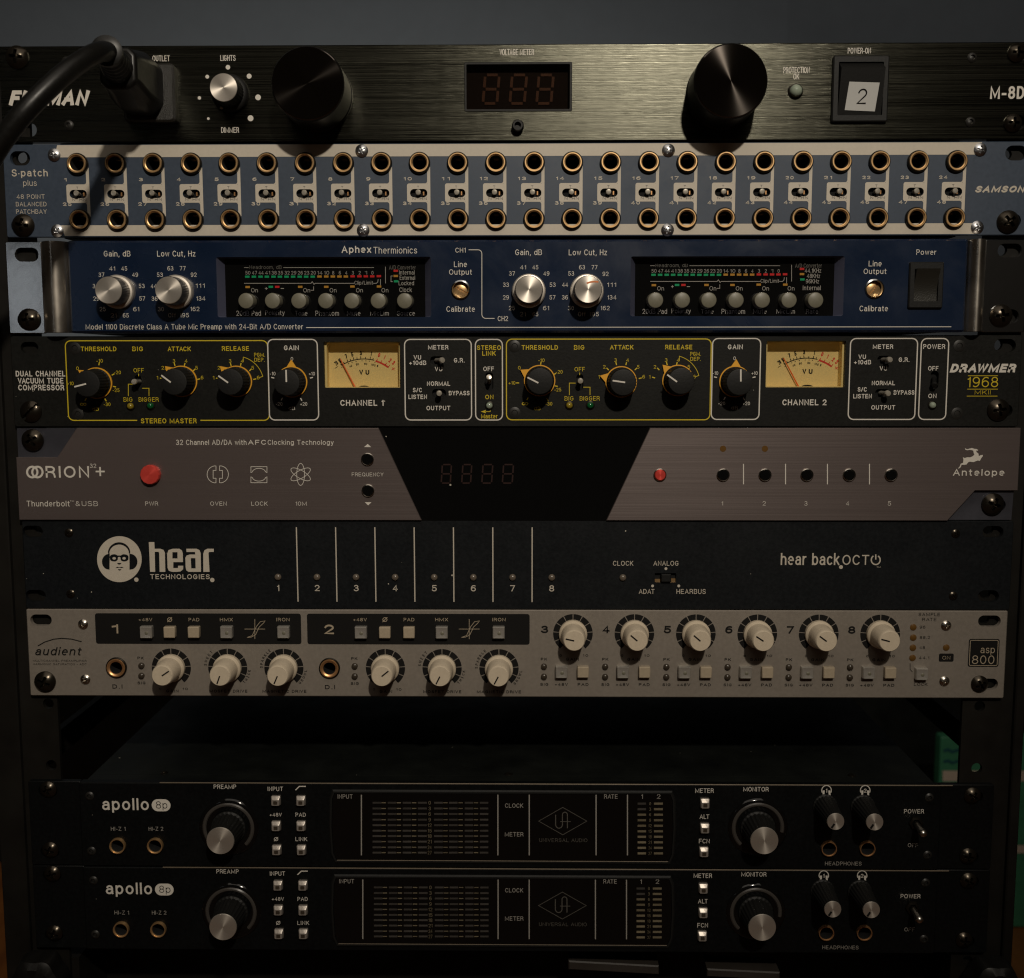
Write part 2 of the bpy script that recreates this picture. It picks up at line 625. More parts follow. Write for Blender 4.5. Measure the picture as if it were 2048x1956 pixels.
def printed(name, mb, parent, gap=7.0):
    """print on a face: blocks of print that stand apart become parts of their own"""
    n = len(mb.f)
    bb = []
    for f in mb.f:
        xs_, zs_ = [mb.v[i][0] for i in f], [mb.v[i][2] for i in f]
        bb.append((min(xs_), max(xs_), min(zs_), max(zs_)))
    B = np.array(bb)
    lab = np.arange(n)

    def find(i):
        while lab[i] != i:
            lab[i] = lab[lab[i]]
            i = lab[i]
        return i
    for i in range(n):
        near = np.nonzero((B[:, 0] < B[i, 1] + gap) & (B[:, 1] > B[i, 0] - gap) & (B[:, 2] < B[i, 3] + gap * 0.5) & (B[:, 3] > B[i, 2] - gap * 0.5))[0]
        a = find(i)
        for j in near:
            b = find(int(j))
            if a != b:
                lab[b] = a
    groups = {}
    for i in range(n):
        groups.setdefault(find(i), []).append(i)
    for fs in groups.values():
        m = MB()
        m.mats, m.sheet = mb.mats, mb.sheet
        idx = {}
        for i in fs:
            row = []
            for k in mb.f[i]:
                if k not in idx:
                    idx[k] = len(m.v)
                    m.v.append(mb.v[k])
                row.append(idx[k])
            m.f.append(row)
            m.m.append(mb.m[i])
        part(name, m, parent)


def copy_tree(o, parent=None):
    c = o.copy()
    COL.objects.link(c)
    if parent is not None:
        c.parent = parent
    for ch in list(o.children):
        copy_tree(ch, c)
    return c


# ------------------------------------------------------------------ lettering
def _a(cx, cy, rx, ry, a0, a1, n=9):
    return [(cx + rx * math.cos(math.radians(a0 + (a1 - a0) * i / n)), cy + ry * math.sin(math.radians(a0 + (a1 - a0) * i / n))) for i in range(n + 1)]


def _o(cx, cy, rx, ry, n=20):
    return ['c'] + _a(cx, cy, rx, ry, 0, 360 - 360 / n, n - 1)


# a plain grotesque alphabet drawn as centre lines: (width, lines), capital height 1
FONT = {
    'A': (.68, [[(0, 0), (.34, 1), (.68, 0)], [(.13, .34), (.55, .34)]]),
    'B': (.56, [[(0, .52), (.31, .52)] + _a(.31, .26, .25, .26, 90, -90) + [(0, 0), (0, 1), (.29, 1)] + _a(.29, .76, .23, .24, 90, -90)]),
    'C': (.62, [_a(.33, .5, .33, .5, 40, 320, 16)]),
    'D': (.60, [['c'] + [(0, 0), (0, 1), (.24, 1)] + _a(.24, .5, .36, .5, 90, -90, 14)]),
    'E': (.52, [[(.5, 1), (0, 1), (0, 0), (.52, 0)], [(0, .52), (.46, .52)]]),
    'F': (.50, [[(.5, 1), (0, 1), (0, 0)], [(0, .5), (.43, .5)]]),
    'G': (.66, [_a(.33, .5, .33, .5, 42, 318, 16) + [(.62, .46), (.36, .46)]]),
    'H': (.58, [[(0, 0), (0, 1)], [(.58, 0), (.58, 1)], [(0, .52), (.58, .52)]]),
    'I': (.0, [[(0, 0), (0, 1)]]),
    'J': (.42, [[(.42, 1), (.42, .24)] + _a(.21, .24, .21, .24, 0, -170)]),
    'K': (.60, [[(0, 0), (0, 1)], [(.57, 1), (.02, .40)], [(.2, .58), (.6, 0)]]),
    'L': (.48, [[(0, 1), (0, 0), (.48, 0)]]),
    'M': (.86, [[(0, 0), (0, 1), (.43, .12), (.86, 1), (.86, 0)]]),
    'N': (.60, [[(0, 0), (0, 1), (.6, 0), (.6, 1)]]),
    'O': (.70, [_o(.35, .5, .35, .5)]),
    'P': (.54, [[(0, 0), (0, 1), (.28, 1)] + _a(.28, .73, .26, .27, 90, -90) + [(0, .46)]]),
    'Q': (.70, [_o(.35, .5, .35, .5), [(.44, .26), (.70, -.04)]]),
    'R': (.57, [[(0, 0), (0, 1), (.29, 1)] + _a(.29, .74, .25, .26, 90, -90) + [(0, .48)], [(.3, .48), (.46, .40), (.53, .26), (.57, 0)]]),
    'S': (.56, [_a(.28, .755, .255, .245, 15, 250, 10) + [(.40, .47)] + _a(.28, .255, .28, .255, 48, -165, 10)]),
    'T': (.60, [[(0, 1), (.6, 1)], [(.3, 1), (.3, 0)]]),
    'U': (.58, [[(0, 1), (0, .30)] + _a(.29, .30, .29, .30, 180, 360, 12) + [(.58, 1)]]),
    'V': (.64, [[(0, 1), (.32, 0), (.64, 1)]]),
    'W': (.90, [[(0, 1), (.22, 0), (.45, 1), (.68, 0), (.90, 1)]]),
    'X': (.60, [[(0, 0), (.6, 1)], [(0, 1), (.6, 0)]]),
    'Y': (.62, [[(0, 1), (.31, .44), (.62, 1)], [(.31, .46), (.31, 0)]]),
    'Z': (.56, [[(0, 1), (.56, 1), (0, 0), (.56, 0)]]),
    'a': (.48, [_a(.25, .50, .21, .22, 155, 0, 8) + [(.46, .12), (.48, 0)], [(.46, .40), (.22, .42)] + _a(.20, .21, .20, .21, 90, 270, 8) + [(.32, .02), (.46, .20)]]),
    'b': (.50, [[(0, 1), (0, 0)], _o(.25, .36, .25, .36)]),
    'c': (.46, [_a(.25, .36, .25, .36, 45, 315, 14)]),
    'd': (.50, [[(.5, 1), (.5, 0)], _o(.25, .36, .25, .36)]),
    'e': (.50, [[(.02, .38), (.5, .38)] + _a(.25, .36, .25, .36, 8, 300, 15)]),
    'f': (.28, [[(.12, 0), (.12, .82)] + _a(.26, .82, .14, .18, 180, 95, 5), [(0, .70), (.27, .70)]]),
    'g': (.50, [_o(.25, .36, .25, .36), [(.5, .72), (.5, .0)] + _a(.26, .0, .24, .24, 0, -155, 8)]),
    'h': (.46, [[(0, 0), (0, 1)], [(0, .45)] + _a(.23, .46, .23, .26, 165, 0, 8) + [(.46, 0)]]),
    'i': (.0, [[(0, 0), (0, .66)], [(0, .95), (0, 1.02)]]),
    'j': (.10, [[(.1, .72), (.1, -.1), (.0, -.22)], [(.1, .92), (.1, 1.0)]]),
    'k': (.44, [[(0, 0), (0, 1)], [(.42, .72), (.02, .30)], [(.15, .43), (.45, 0)]]),
    'l': (.0, [[(0, 0), (0, 1)]]),
    'm': (.74, [[(0, 0), (0, .72)], [(0, .48)] + _a(.185, .5, .185, .22, 165, 0, 7) + [(.37, 0)], [(.37, .48)] + _a(.555, .5, .185, .22, 165, 0, 7) + [(.74, 0)]]),
    'n': (.46, [[(0, 0), (0, .72)], [(0, .45)] + _a(.23, .46, .23, .26, 165, 0, 8) + [(.46, 0)]]),
    'o': (.52, [_o(.26, .36, .26, .36)]),
    'p': (.50, [[(0, .72), (0, -.26)], _o(.25, .36, .25, .36)]),
    'q': (.50, [[(.5, .72), (.5, -.26)], _o(.25, .36, .25, .36)]),
    'r': (.26, [[(0, 0), (0, .72)], [(0, .42), (.06, .60), (.14, .69), (.26, .71)]]),
    's': (.42, [_a(.21, .54, .19, .18, 20, 245, 8) + [(.30, .345)] + _a(.21, .185, .21, .185, 50, -165, 8)]),
    't': (.28, [[(.12, .94), (.12, .14)] + _a(.24, .14, .12, .14, 180, 280, 5), [(0, .70), (.28, .70)]]),
    'u': (.46, [[(0, .72), (0, .26)] + _a(.23, .26, .23, .26, 180, 345, 8), [(.46, .72), (.46, 0)]]),
    'v': (.46, [[(0, .72), (.23, 0), (.46, .72)]]),
    'w': (.70, [[(0, .72), (.17, 0), (.35, .72), (.53, 0), (.70, .72)]]),
    'x': (.44, [[(0, 0), (.44, .72)], [(0, .72), (.44, 0)]]),
    'y': (.46, [[(0, .72), (.24, .02)], [(.46, .72), (.20, -.16), (.12, -.24), (.02, -.24)]]),
    'z': (.42, [[(0, .72), (.42, .72), (0, 0), (.42, 0)]]),
    '0': (.54, [_o(.27, .5, .27, .5)]),
    '1': (.20, [[(.20, 1), (.20, 0)], [(.02, .80), (.13, .84)]]),
    '2': (.54, [_a(.27, .72, .26, .28, 170, -38, 10) + [(.0, 0), (.54, 0)]]),
    '3': (.54, [_a(.26, .76, .23, .24, 155, -80, 10) + [(.22, .52)], [(.22, .52), (.30, .52)] + _a(.26, .265, .28, .265, 75, -160, 11)]),
    '4': (.58, [[(.42, 0), (.42, 1), (0, .28), (.58, .28)]]),
    '5': (.54, [[(.50, 1), (.09, 1), (.04, .50)] + _a(.26, .32, .27, .32, 140, -155, 12)]),
    '6': (.54, [['c'] + _a(.27, .31, .27, .31, 0, 342, 18), _a(.33, .5, .33, .5, 58, 185, 9) + [(.0, .31)]]),
    '7': (.54, [[(0, 1), (.54, 1), (.18, 0)]]),
    '8': (.54, [_o(.27, .76, .235, .24), _o(.27, .26, .27, .26)]),
    '9': (.54, [['c'] + _a(.27, .69, .27, .31, 0, 342, 18), [(.54, .69)] + _a(.21, .5, .33, .5, 5, -122, 9)]),
    '+': (.5, [[(0, .36), (.5, .36)], [(.25, .11), (.25, .61)]]),
    '-': (.3, [[(0, .36), (.3, .36)]]),
    '/': (.36, [[(0, 0), (.36, 1)]]),
    '.': (.02, [[(0, 0), (.02, 0)]]),
    ',': (.08, [[(.08, .03), (0, -.18)]]),
    '·': (.02, [[(0, .36), (.02, .36)]]),
    '&': (.62, [[(.62, 0), (.14, .66)] + _a(.26, .80, .15, .20, 190, -10, 8) + [(.36, .66), (.1, .44)] + _a(.23, .24, .23, .24, 130, 330, 9) + [(.58, .40)]]),
    '%': (.8, [_o(.16, .78, .16, .22, 12), _o(.64, .22, .16, .22, 12), [(.14, 0), (.66, 1)]]),
    '∞': (.9, [_o(.22, .30, .22, .22, 14), _o(.68, .30, .22, .22, 14)]),
    'Ø': (.70, [_o(.35, .5, .32, .46), [(.02, -.02), (.68, 1.02)]]),
    ' ': (.16, []),
}


def letter(mb, s, x, z, w, h, y, b=0.0, sh=0.0, rot=0.0):
    """writing centred on (x, z): ink box w x h mm (None: natural)"""
    wt = 0.105 + 2.3 * b                 # stroke weight as a share of the capital height
    gap = 0.17 + wt * 1.02 - max(0.0, b - 0.06) * 2.4
    pen, lines = 0.0, []
    for ci, ch in enumerate(s):
        if s[max(0, ci - 1):ci + 1] in ('AW', 'WA', 'AV', 'VA', 'AT', 'TA', 'LT', 'VO', 'AC'):
            pen -= 0.15
        wd_, gl = FONT[ch]
        for l in gl:
            closed = l[0] == 'c'
            lines.append((closed, [(pen + p[0] + sh * p[1], p[1]) for p in (l[1:] if closed else l)]))
        pen += wd_ + gap
    xs_ = [p[0] for _, l in lines for p in l]
    zs_ = [p[1] for _, l in lines for p in l]
    W0, H0 = max(xs_) - min(xs_), max(zs_) - min(zs_)
    cx, cz = (max(xs_) + min(xs_)) / 2, (max(zs_) + min(zs_)) / 2
    if h and w:
        sy = h / (H0 + wt)
        t = wt * sy
        if W0 > 1e-6:
            t = min(t, (0.24 if b < 0.08 else 0.36) * w / (W0 + wt))
        if t < wt * sy:
            sy = (h - t) / H0 if H0 > 0.05 else sy
        sx = (w - t) / W0 if W0 > 1e-6 else sy
        if W0 <= 1e-6:
            t = min(w, h)
            sy = (h - t * 0) / H0
        if H0 < 0.05:
            t = h
    else:
        sy = h / (H0 + wt) if h else w / (W0 + wt)
        sx = sy
        t = wt * sy
    c, q = math.cos(rot), math.sin(rot)
    for i, (closed, l) in enumerate(lines):
        pts = []
        for a, d in l:
            a, d = (a - cx) * sx, (d - cz) * sy
            pts.append((x + a * c - d * q, z + a * q + d * c))
        if not closed:                   # square ends: butt caps run out to the ink box
            def ext(p, r, k):
                v = np.array(p) - np.array(r)
                n_ = np.linalg.norm(v) or 1
                return tuple(np.array(p) + v / n_ * k)
            e = t * 0.5 if len(s) else 0
            pts = [ext(pts[0], pts[1], e * 0.9)] + pts[1:-1] + [ext(pts[-1], pts[-2], e * 0.9)]
        mb.stroke(pts, t, y - 0.004 * (i % 4), closed)


def T(mb, s, fr, cx, cy, w=None, h=None, b=0.012, sh=0.0, rot=0.0, Y=-0.12):
    x, z = P(fr, cx, cy, Y)
    k = FR[fr][2]
    wm = abs(P(fr, cx + w / 2, cy, Y)[0] - P(fr, cx - w / 2, cy, Y)[0]) if w else None
    hm = abs(P(fr, cx, cy + h / 2, Y)[1] - P(fr, cx, cy - h / 2, Y)[1]) if h else None
    letter(mb, s, x, z, wm, hm, Y, b, sh, rot)


def line(mb, fr, pts, w, Y=-0.12, closed=False):
    mb.stroke([P(fr, x, y, Y) for x, y in pts], w, Y, closed)


def dot(mb, fr, x, y, r, Y=-0.12, n=16):
    a, b = P(fr, x, y, Y)
    mb.disc(a, b, S(fr, r, Y), Y, n)


# ------------------------------------------------------------------ common hardware (built once, meshes shared)
def screw_mesh(r, hgt, kind, m, name, ang=0.4):
    mb = MB().use(m)
    mb.sheet = False
    nr, na = 16, 64
    vs = []
    for i in range(nr + 1):
        rr = r * (i / nr) ** 0.9
        for j in range(na):
            a = 2 * PI * j / na
            x, z = rr * math.cos(a), rr * math.sin(a)
            y = -hgt * (1 - 0.75 * (rr / r) ** 2.2)
            u = x * math.cos(ang) + z * math.sin(ang)
            w = -x * math.sin(ang) + z * math.cos(ang)
            d = 0
            if kind == 'cross':
                if (abs(u) < 0.13 * r and abs(w) < 0.55 * r) or (abs(w) < 0.13 * r and abs(u) < 0.55 * r):
                    d = hgt * 0.75
            elif kind == 'slit':
                if abs(w) < 0.12 * r:
                    d = hgt * 0.6
            elif kind == 'hex':
                if rr < 0.48 * r:
                    d = hgt * 0.9
            vs.append((x, y + d, z))
    fs = [(i * na + j, i * na + (j + 1) % na, (i + 1) * na + (j + 1) % na, (i + 1) * na + j) for i in range(nr) for j in range(na)]
    o = nr * na
    vs2 = [(r * math.cos(2 * PI * j / na), 0.0, r * math.sin(2 * PI * j / na)) for j in range(na)]
    fs += [(o + j, o + (j + 1) % na, len(vs) + (j + 1) % na, len(vs) + j) for j in range(na)]
    mb.add(vs + vs2, fs)
    return mesh_of(mb, name, smooth=45)


SCREW = {
    'rack': screw_mesh(5.3, 3.2, 'cross', M['blackscrew'], 'rack_screw'),
    'rack2': screw_mesh(4.2, 2.6, 'cross', M['blackscrew'], 'rack_screw', 0.9),
    'slit': screw_mesh(5.2, 2.6, 'slit', M['blackscrew'], 'rack_screw', 0.75),
    'zinc': screw_mesh(3.0, 1.4, 'cross', M['zinc'], 'face_screw', 0.9),
    'small': screw_mesh(2.5, 1.3, 'cross', M['steel'], 'face_screw', 0.2),
    'tiny': screw_mesh(2.1, 0.8, 'cross', M['blackscrew'], 'face_screw', 0.5),
    'hex': screw_mesh(2.8, 0.45, 'hex', M['darkscrew'], 'face_screw'),
    'hex2': screw_mesh(2.2, 1.0, 'hex', M['darkscrew'], 'face_screw'),
}


def screw(kind, u, fr, x, y, Y=0.0):
    name = 'rack_screw' if kind in ('rack', 'rack2', 'slit') else 'face_screw'
    a, b = P(fr, x, y, Y - 1.5)
    part(name, SCREW[kind], u, (a, Y, b), (0, random.uniform(0, 6.28) if kind != 'slit' else 0, 0))


def jack_meshes(ro, ri, m, prot, nut=True, n=36):
    mb = MB().use(m)
    mb.lathe([(ro, 0.3), (ro, -prot * 0.75), (ro * 0.965, -prot), (ro * 0.86, -prot), (ri * 1.16, -prot * 0.78), (ri * 1.03, -prot * 0.70), (ri, -prot * 0.5)], n)
    ring = mesh_of(mb, 'ring', 30)
    mb = MB().use(M['void'])
    mb.lathe([(ri * 1.0, -prot * 0.5), (ri * 0.97, 0), (ri * 0.95, 8.5), (0, 8.5)], 28)
    mb.use(M['copper'])
    mb.box(-ri * 0.35, ri * 0.35, 3.0, 6.5, ri * 0.62, ri * 0.80)
    hole = mesh_of(mb, 'contact', 30)
    nt_ = None
    if nut:
        mb = MB().use(M['nut'])
        mb.lathe([(ro * 1.13, 0.2), (ro * 1.13, -prot * 0.5), (ro * 1.05, -prot * 0.7), (ro * 0.9, -prot * 0.7)], n)
        nt_ = mesh_of(mb, 'nut', 30)
    return ring, hole, nt_


def jack(u, ms, x, z, Y=0.0):
    r = part('jack', ms[0], u, (x, Y, z))
    part('contact', ms[1], r, (x, Y, z))
    if ms[2]:
        part('nut', ms[2], r, (x, Y, z))
    return r


def lever_mesh(L, r, m=None):
    mb = MB().use(m or M['ball'])
    mb.lathe([(r * 0.75, 1.0), (r * 0.7, -L * 0.45), (r * 0.95, -L * 0.75), (r, -L * 0.86), (r * 0.82, -L * 0.97), (0, -L)], 20)
    return mesh_of(mb, 'lever', 50)


def led(u, fr, x, y, r_mm, m, Y=0.0, prot=1.2, name='indicator'):
    mb = MB().use(m)
    mb.lathe([(r_mm, 0.4), (r_mm, -prot * 0.35), (r_mm * 0.86, -prot * 0.7), (r_mm * 0.5, -prot * 0.94), (0, -prot)], 20)
    a, b = P(fr, x, y, Y)
    return part(name, mesh_of(mb, name, 60), u, (a, Y, b))


def unit(name, label, cat, ztop, zbot, group=None, wd_=215, dep=240, ytop=12):
    u = thing(name, label, cat, (0, 0, zbot), group)
    mb = MB().use(M['chassis'])
    mb.box(-wd_ - 3, wd_ - 3, ytop, dep, zbot + 0.6, ztop - 0.6)
    part('chassis', mb, u)
    return u


def zz(fr, y, x=1000):
    return P(fr, x, y)[1]


RZ = dict(fur=(zz('B', 79), zz('B', 622)), sam=(zz('B', 634), zz('B', 1157)), aph=(zz('E', 59), zz('E', 577)), dra=(zz('E', 593), zz('E', 1104)),
          ori=(zz('H', 16), zz('H', 533)), hea=(zz('H', 536), zz('H', 1034)), aud=(zz('K', 56), zz('K', 545)), ap1=(zz('N', 85), zz('N', 556)))

# ------------------------------------------------------------------ setting: wall, floor, rack
mb = MB().use(M['wall'])
xs = P('p', 1575, 45, 760)[0]     # the line where the wall turns
mb.add([(-2500, 760, -725), (xs, 760, -725), (xs, 760, 1800), (-2500, 760, 1800), (2300, 1290, -725), (2300, 1290, 1800)],
       [(0, 1, 2, 3), (1, 4, 5, 2)])
w = part('wall', mb, None)
w['kind'] = 'structure'
w['label'] = 'dull blue grey painted wall behind the equipment rack'
mb = MB().use(M['wood'])
mb.add([(-2500, -2500, -725), (2300, -2500, -725), (2300, 1290, -725), (-2500, 1290, -725)], [(0, 1, 2, 3)])
w = part('floor', mb, None)
w['kind'] = 'structure'
w['label'] = 'orange brown wooden floor under the rack'

dark_back = thing('black_backing', 'low black cabinet added to darken the view behind the rack', 'backing', (50, 730, -725))
mb = MB().use(M['chassis'])  # black slab added to keep the gaps behind the rack dark
mb.box(-900, 1100, 700, 755, -724, -215)
part('body', mb, dark_back)
mb = MB().use(M['chassis'])
mb.box(-910, 1110, 692, 758, -215, -200)
part('top', mb, dark_back)

rack = thing('equipment_rack', 'black open metal equipment rack holding all the audio units', 'rack', (0, 0, -725))
HXL = (P('J', 262, 580, 4)[0] + P('A', 135, 716, 4)[0]) / 2
HXR = (P('L', 1690, 605, 4)[0] + P('C', 1886, 688, 4)[0]) / 2
OUTL, OUTR = P('p', 12, 1925, 0.5)[0], P('p', 2024, 1922, 0.5)[0]
for s, hx, xi, xo in ((-1, HXL, P('J', 330, 700, 4)[0], -247.5), (1, HXR, P('L', 1612, 700, 4)[0], 247.0)):
    mb = MB().use(M['rail'])
    holes = []
    ztop = RZ['fur'][0]
    zh = (P('J', 262, 580, 4)[1], P('J', 275, 925, 4)[1])
    for k in range(11):
        for q in zh:
            if s > 0 or k in (1, 4, 5, 7):
                zq = q + 44.45 * (7 - k) + (P('A', 135, 716, 4)[1] - (zh[0] + 44.45 * 6) if k == 1 and q == zh[0] else 0)
                holes.append(circ(hx, zq, 2.7, 16))
    x0, x1 = min(xi, xo), max(xi, xo)
    mb.prism([(x0, -560), (x1, -560), (x1, -1), (x0, -1)], 6.0, 3.6, 0, holes, back=True)
    part('rail', mb, rack)
    mb = MB().use(M['rail'])
    xa, xb = sorted((xo, OUTL if s < 0 else OUTR))
    mb.prism(rrect(xa, xb, -722, -1.5, 1.0, 2), 26, 0.5, 0.6, back=True)
    part('post', mb, rack)
    mb = MB().use(M['rail'])
    mb.box(min(xo, xo + s * 6), max(xo, xo + s * 6), 330, 352, -722, -2)
    part('post', mb, rack)
    for zc in (-14, -352, -640):
        mb = MB().use(M['rail'])
        mb.box(min(xo, xo + s * 3) - 0.5, max(xo, xo + s * 3) + 0.5, 26, 330, zc - 7, zc + 7)
        part('side_rail', mb, rack)
    mb = MB().use(M['rubber'])
    cx = xo + s * (-8)
    mb.lathe([(0, -17), (9, -16.5), (13, -14, .12), (14, -6, .16), (13, -2, .12), (6, 0), (6, 4)], 60, cx, P('M', 130, 1150, -10)[1] - 4, 0, flute=6)
    part('clamp_knob', mb, rack)
for zc in (-700,):
    mb = MB().use(M['rail'])
    mb.box(-247, 247, 4, 330, zc - 18, zc + 10)
    part('base', mb, rack)
mb = MB().use(M['rail'])
mb.box(-246, 246, 42, 44, -681, -446)
mb.box(-246, -225, 6, 42, -681, -452)
mb.box(225, 246, 6, 42, -681, -452)
part('kick_panel', mb, rack)

# ------------------------------------------------------------------ 1 power conditioner
zt, zb = RZ['fur']
u = unit('power_conditioner', 'black brushed power conditioner at the top with two big lamp knobs and a voltage display', 'power conditioner', zt, zb)
a, b = P('B', 698, 182), P('B', 1300, 455)
sw0, sw1 = P('C', 888, 148), P('C', 1190, 520)
SLW, SLH = 9.5, 6.6
pl = MB().use(M['anod'])
slots = [slot(*P('A', 150, 560), SLW, SLH), slot(P('A', 90, 150)[0], P('A', 90, 158)[1], SLW, SLH), slot(*P('C', 1935, 130), SLW, SLH), slot(*P('C', 1915, 520), SLW, SLH)]
dloop = rrect(a[0], b[0], b[1], a[1], 0.5, 2)
sloop = rrect(sw0[0] + 1.5, sw1[0] - 1.5, sw1[1] + 1.5, sw0[1] - 1.5, 0.5, 2)
pl.prism(rrect(-240.2, 241.8, zb, zt, 0.8, 3), 3.2, 0, 0.35, slots + [dloop, sloop])
part('faceplate', pl, u)
L = MB().use(M['ink'])
T(L, 'OUTLET', 'A', 904, 159, 98, 33)
T(L, 'LIGHTS', 'A', 1279, 157, 86, 33)
T(L, 'DIMMER', 'A', 1291, 561, 100, 32)
for x, y, r in ((1163, 262, 10.5), (1279, 209, 12.5), (1398, 259, 13.5), (1119, 381, 9.5), (1448, 378, 15.5), (1169, 497, 7.5), (1406, 495, 16)):
    dot(L, 'A', x, y, r)
T(L, 'VOLTAGE METER', 'B', 992, 124, 194, 35)
T(L, 'PROTECTION', 'C', 687, 225, 148, 35)
T(L, 'OK', 'C', 686, 261, 34, 33)
T(L, 'POWER-ON', 'C', 1040, 116, 130, 33)
T(L, 'M-8Dx', 'C', 1892, 351, 236, 72, b=0.06)
printed('lettering', L, u)
L = MB().use(M['ink'])
T(L, 'FURMAN', 'A', 277, 381, 457, 86, b=0.11, sh=0.28)
printed('logo', L, u)
for x, y, k in ((90, 150, 'rack'),):
    screw(k, u, 'A', x, y)
for x, y, k in ((1930, 125, 'rack2'), (1908, 520, 'rack2')):
    screw(k, u, 'C', x, y)
for fr, x, y in (('A', 365, 172), ('A', 380, 530), ('C', 1680, 150), ('C', 1670, 512)):
    screw('hex2', u, fr, x, y)
# outlet
o0, o1 = P('A', 686, 190, -4), P('A', 990, 518, -4)
mb = MB().use(M['grain'])
mb.prism(rrect(o0[0], o1[0], o1[1], o0[1], 2.2, 4), 0.0, -5.5, 1.0)
outlet = part('outlet', mb, u)
# dimmer knob
x, z = P('A', 1254, 322, -12.5)
mb = MB().use(M['plastic'])
mb.lathe([(8.6, 0), (8.6, -2.0), (8.0, -3.0), (7.1, -3.4, .05), (6.7, -11.8, .05), (6.3, -12.3)], 96, flute=32)
kb = part('dimmer_knob', mesh_of(mb, 'dimmer_knob', 40), u, (x, 0, z))
mb = MB().use(M['cap'])
mb.lathe([(6.3, -12.2), (6.1, -12.5), (0, -12.5)], 48)
part('cap', mesh_of(mb, 'cap', 20), kb, (x, 0, z))
mb = MB().use(M['ink'])
mb.disc(-3.6, -7.0, 0.75, -3.2, 14)
part('pointer', mb, kb, (x, 0, z))
# the two pull-out lamps
for fr, cx, cy in (('A', 1725, 300), ('C', 320, 285)):
    x, z = P(fr, cx, cy, -24)
    mb = MB().use(M['sideblack'])
    mb.lathe([(16.6, 0), (16.6, -1.6), (15.9, -2.0), (15.9, -2.6), (16.4, -3.0), (16.4, -23.0), (15.9, -23.8)], 72)
    k = part('lamp_pod', mesh_of(mb, 'lamp_pod', 30), u, (x, 0, z))
    mb = MB().use(M['capdark'])
    mb.lathe([(15.9, -23.8), (15.6, -24.0), (0, -24.0)], 72)
    part('cap', mesh_of(mb, 'cap', 20), k, (x, 0, z))
# voltage display
mb = MB().use(M['plastic'])
ax, az, bx, bz = a[0], b[1], b[0], a[1]
mb.box(ax - 1, bx + 1, 5.0, 6.0, az - 1, bz + 1)
disp = part('voltage_display', mb, u)
mb = MB().use(M['seg'])


def seven(mb, x0, x1, z0, z1, y, wdt, lean, segs='abcdefg'):
    def q(px, pz):
        return (px + (pz - z0) * lean, pz)
    zm = (z0 + z1) / 2
    g = wdt * 0.62
    S_ = {'a': ((x0 + g, z1), (x1 - g, z1)), 'g': ((x0 + g, zm), (x1 - g, zm)), 'd': ((x0 + g, z0), (x1 - g, z0)),
          'f': ((x0, zm + g), (x0, z1 - g)), 'b': ((x1, zm + g), (x1, z1 - g)), 'e': ((x0, z0 + g), (x0, zm - g)), 'c': ((x1, z0 + g), (x1, zm - g))}
    for s in segs:
        p, r = S_[s]
        mb.stroke([q(*p), q(*r)], wdt, y)


for x0, x1 in ((802, 880), (953, 1034), (1103, 1184)):
    p, q = P('B', x0, 412, 4.6), P('B', x1, 252, 4.6)
    seven(mb, p[0], q[0], p[1], q[1], 4.6, 1.25, 0.09)
printed('digits', mb, disp)
mb = MB().use(M['tint'])
mb.box(ax + 0.9, bx - 0.9, 0.3, 1.1, az + 0.9, bz - 0.9)
part('window', mb, disp)
mb = MB().use(M['plastic'])
mb.prism(rrect(ax - 0.1, bx + 0.1, az - 0.1, bz + 0.1, 0.6, 3), 5, -0.25, 0.2, [rrect(ax + 0.9, bx - 0.9, az + 0.9, bz - 0.9, 0.4, 2)])
part('bezel', mb, disp)
# trim post under the display
x, z = P('B', 998, 533, -4)
mb = MB().use(M['sideblack'])
mb.lathe([(2.8, 0), (2.7, -3.6), (2.3, -4.2), (1.5, -4.2), (1.3, -2.0), (0, -2.0)], 28)
part('trim_post', mesh_of(mb, 'trim_post', 35), u, (x, 0, z))
# protection lamp
mb = MB().use(M['nut'])
mb.lathe([(3.6, 0), (3.4, -0.8), (2.9, -1.0)], 32)
x, z = P('C', 681, 345)
lr = part('protection_lamp', mesh_of(mb, 'protection_lamp', 35), u, (x, 0, z))
mb = MB().use(M['ledclear'])
mb.lathe([(2.9, 0), (2.8, -2.0), (2.2, -3.2), (1.2, -3.9), (0, -4.1)], 32)
part('lens', mesh_of(mb, 'lens', 60), lr, (x, 0, z))
# power switch
x0, z1 = sw0
x1, z0 = sw1
mb = MB().use(M['plastic'])
inner = rrect(x0 + 2.6, x1 - 2.6, z0 + 3.0, z1 - 3.0, 0.4, 2)
mb.prism(rrect(x0, x1, z0, z1, 0.9, 4), 0.0, -2.2, 0.6, [inner])
psw = part('power_switch', mb, u)
xa, xb, za, zb_ = x0 + 2.9, x1 - 2.9, z0 + 3.3, z1 - 3.3
zm = za + (zb_ - za) * 0.86
mb = MB().use(M['plastic'])
mb.add([(xa, -1.0, za), (xb, -1.0, za), (xa, -6.0, zm), (xb, -6.0, zm), (xa, -1.2, zb_), (xb, -1.2, zb_), (xa, 3, za), (xb, 3, za), (xa, 3, zb_), (xb, 3, zb_)],
       [(0, 1, 3, 2), (2, 3, 5, 4), (6, 7, 1, 0), (4, 5, 9, 8), (0, 2, 4, 8, 6), (1, 7, 9, 5, 3)])
mb.sheet = False
part('rocker', mb, psw)


def on_rocker(fx, fz):
    t = (fz - za) / (zm - za)
    return -1.0 - 5.0 * t - 0.25


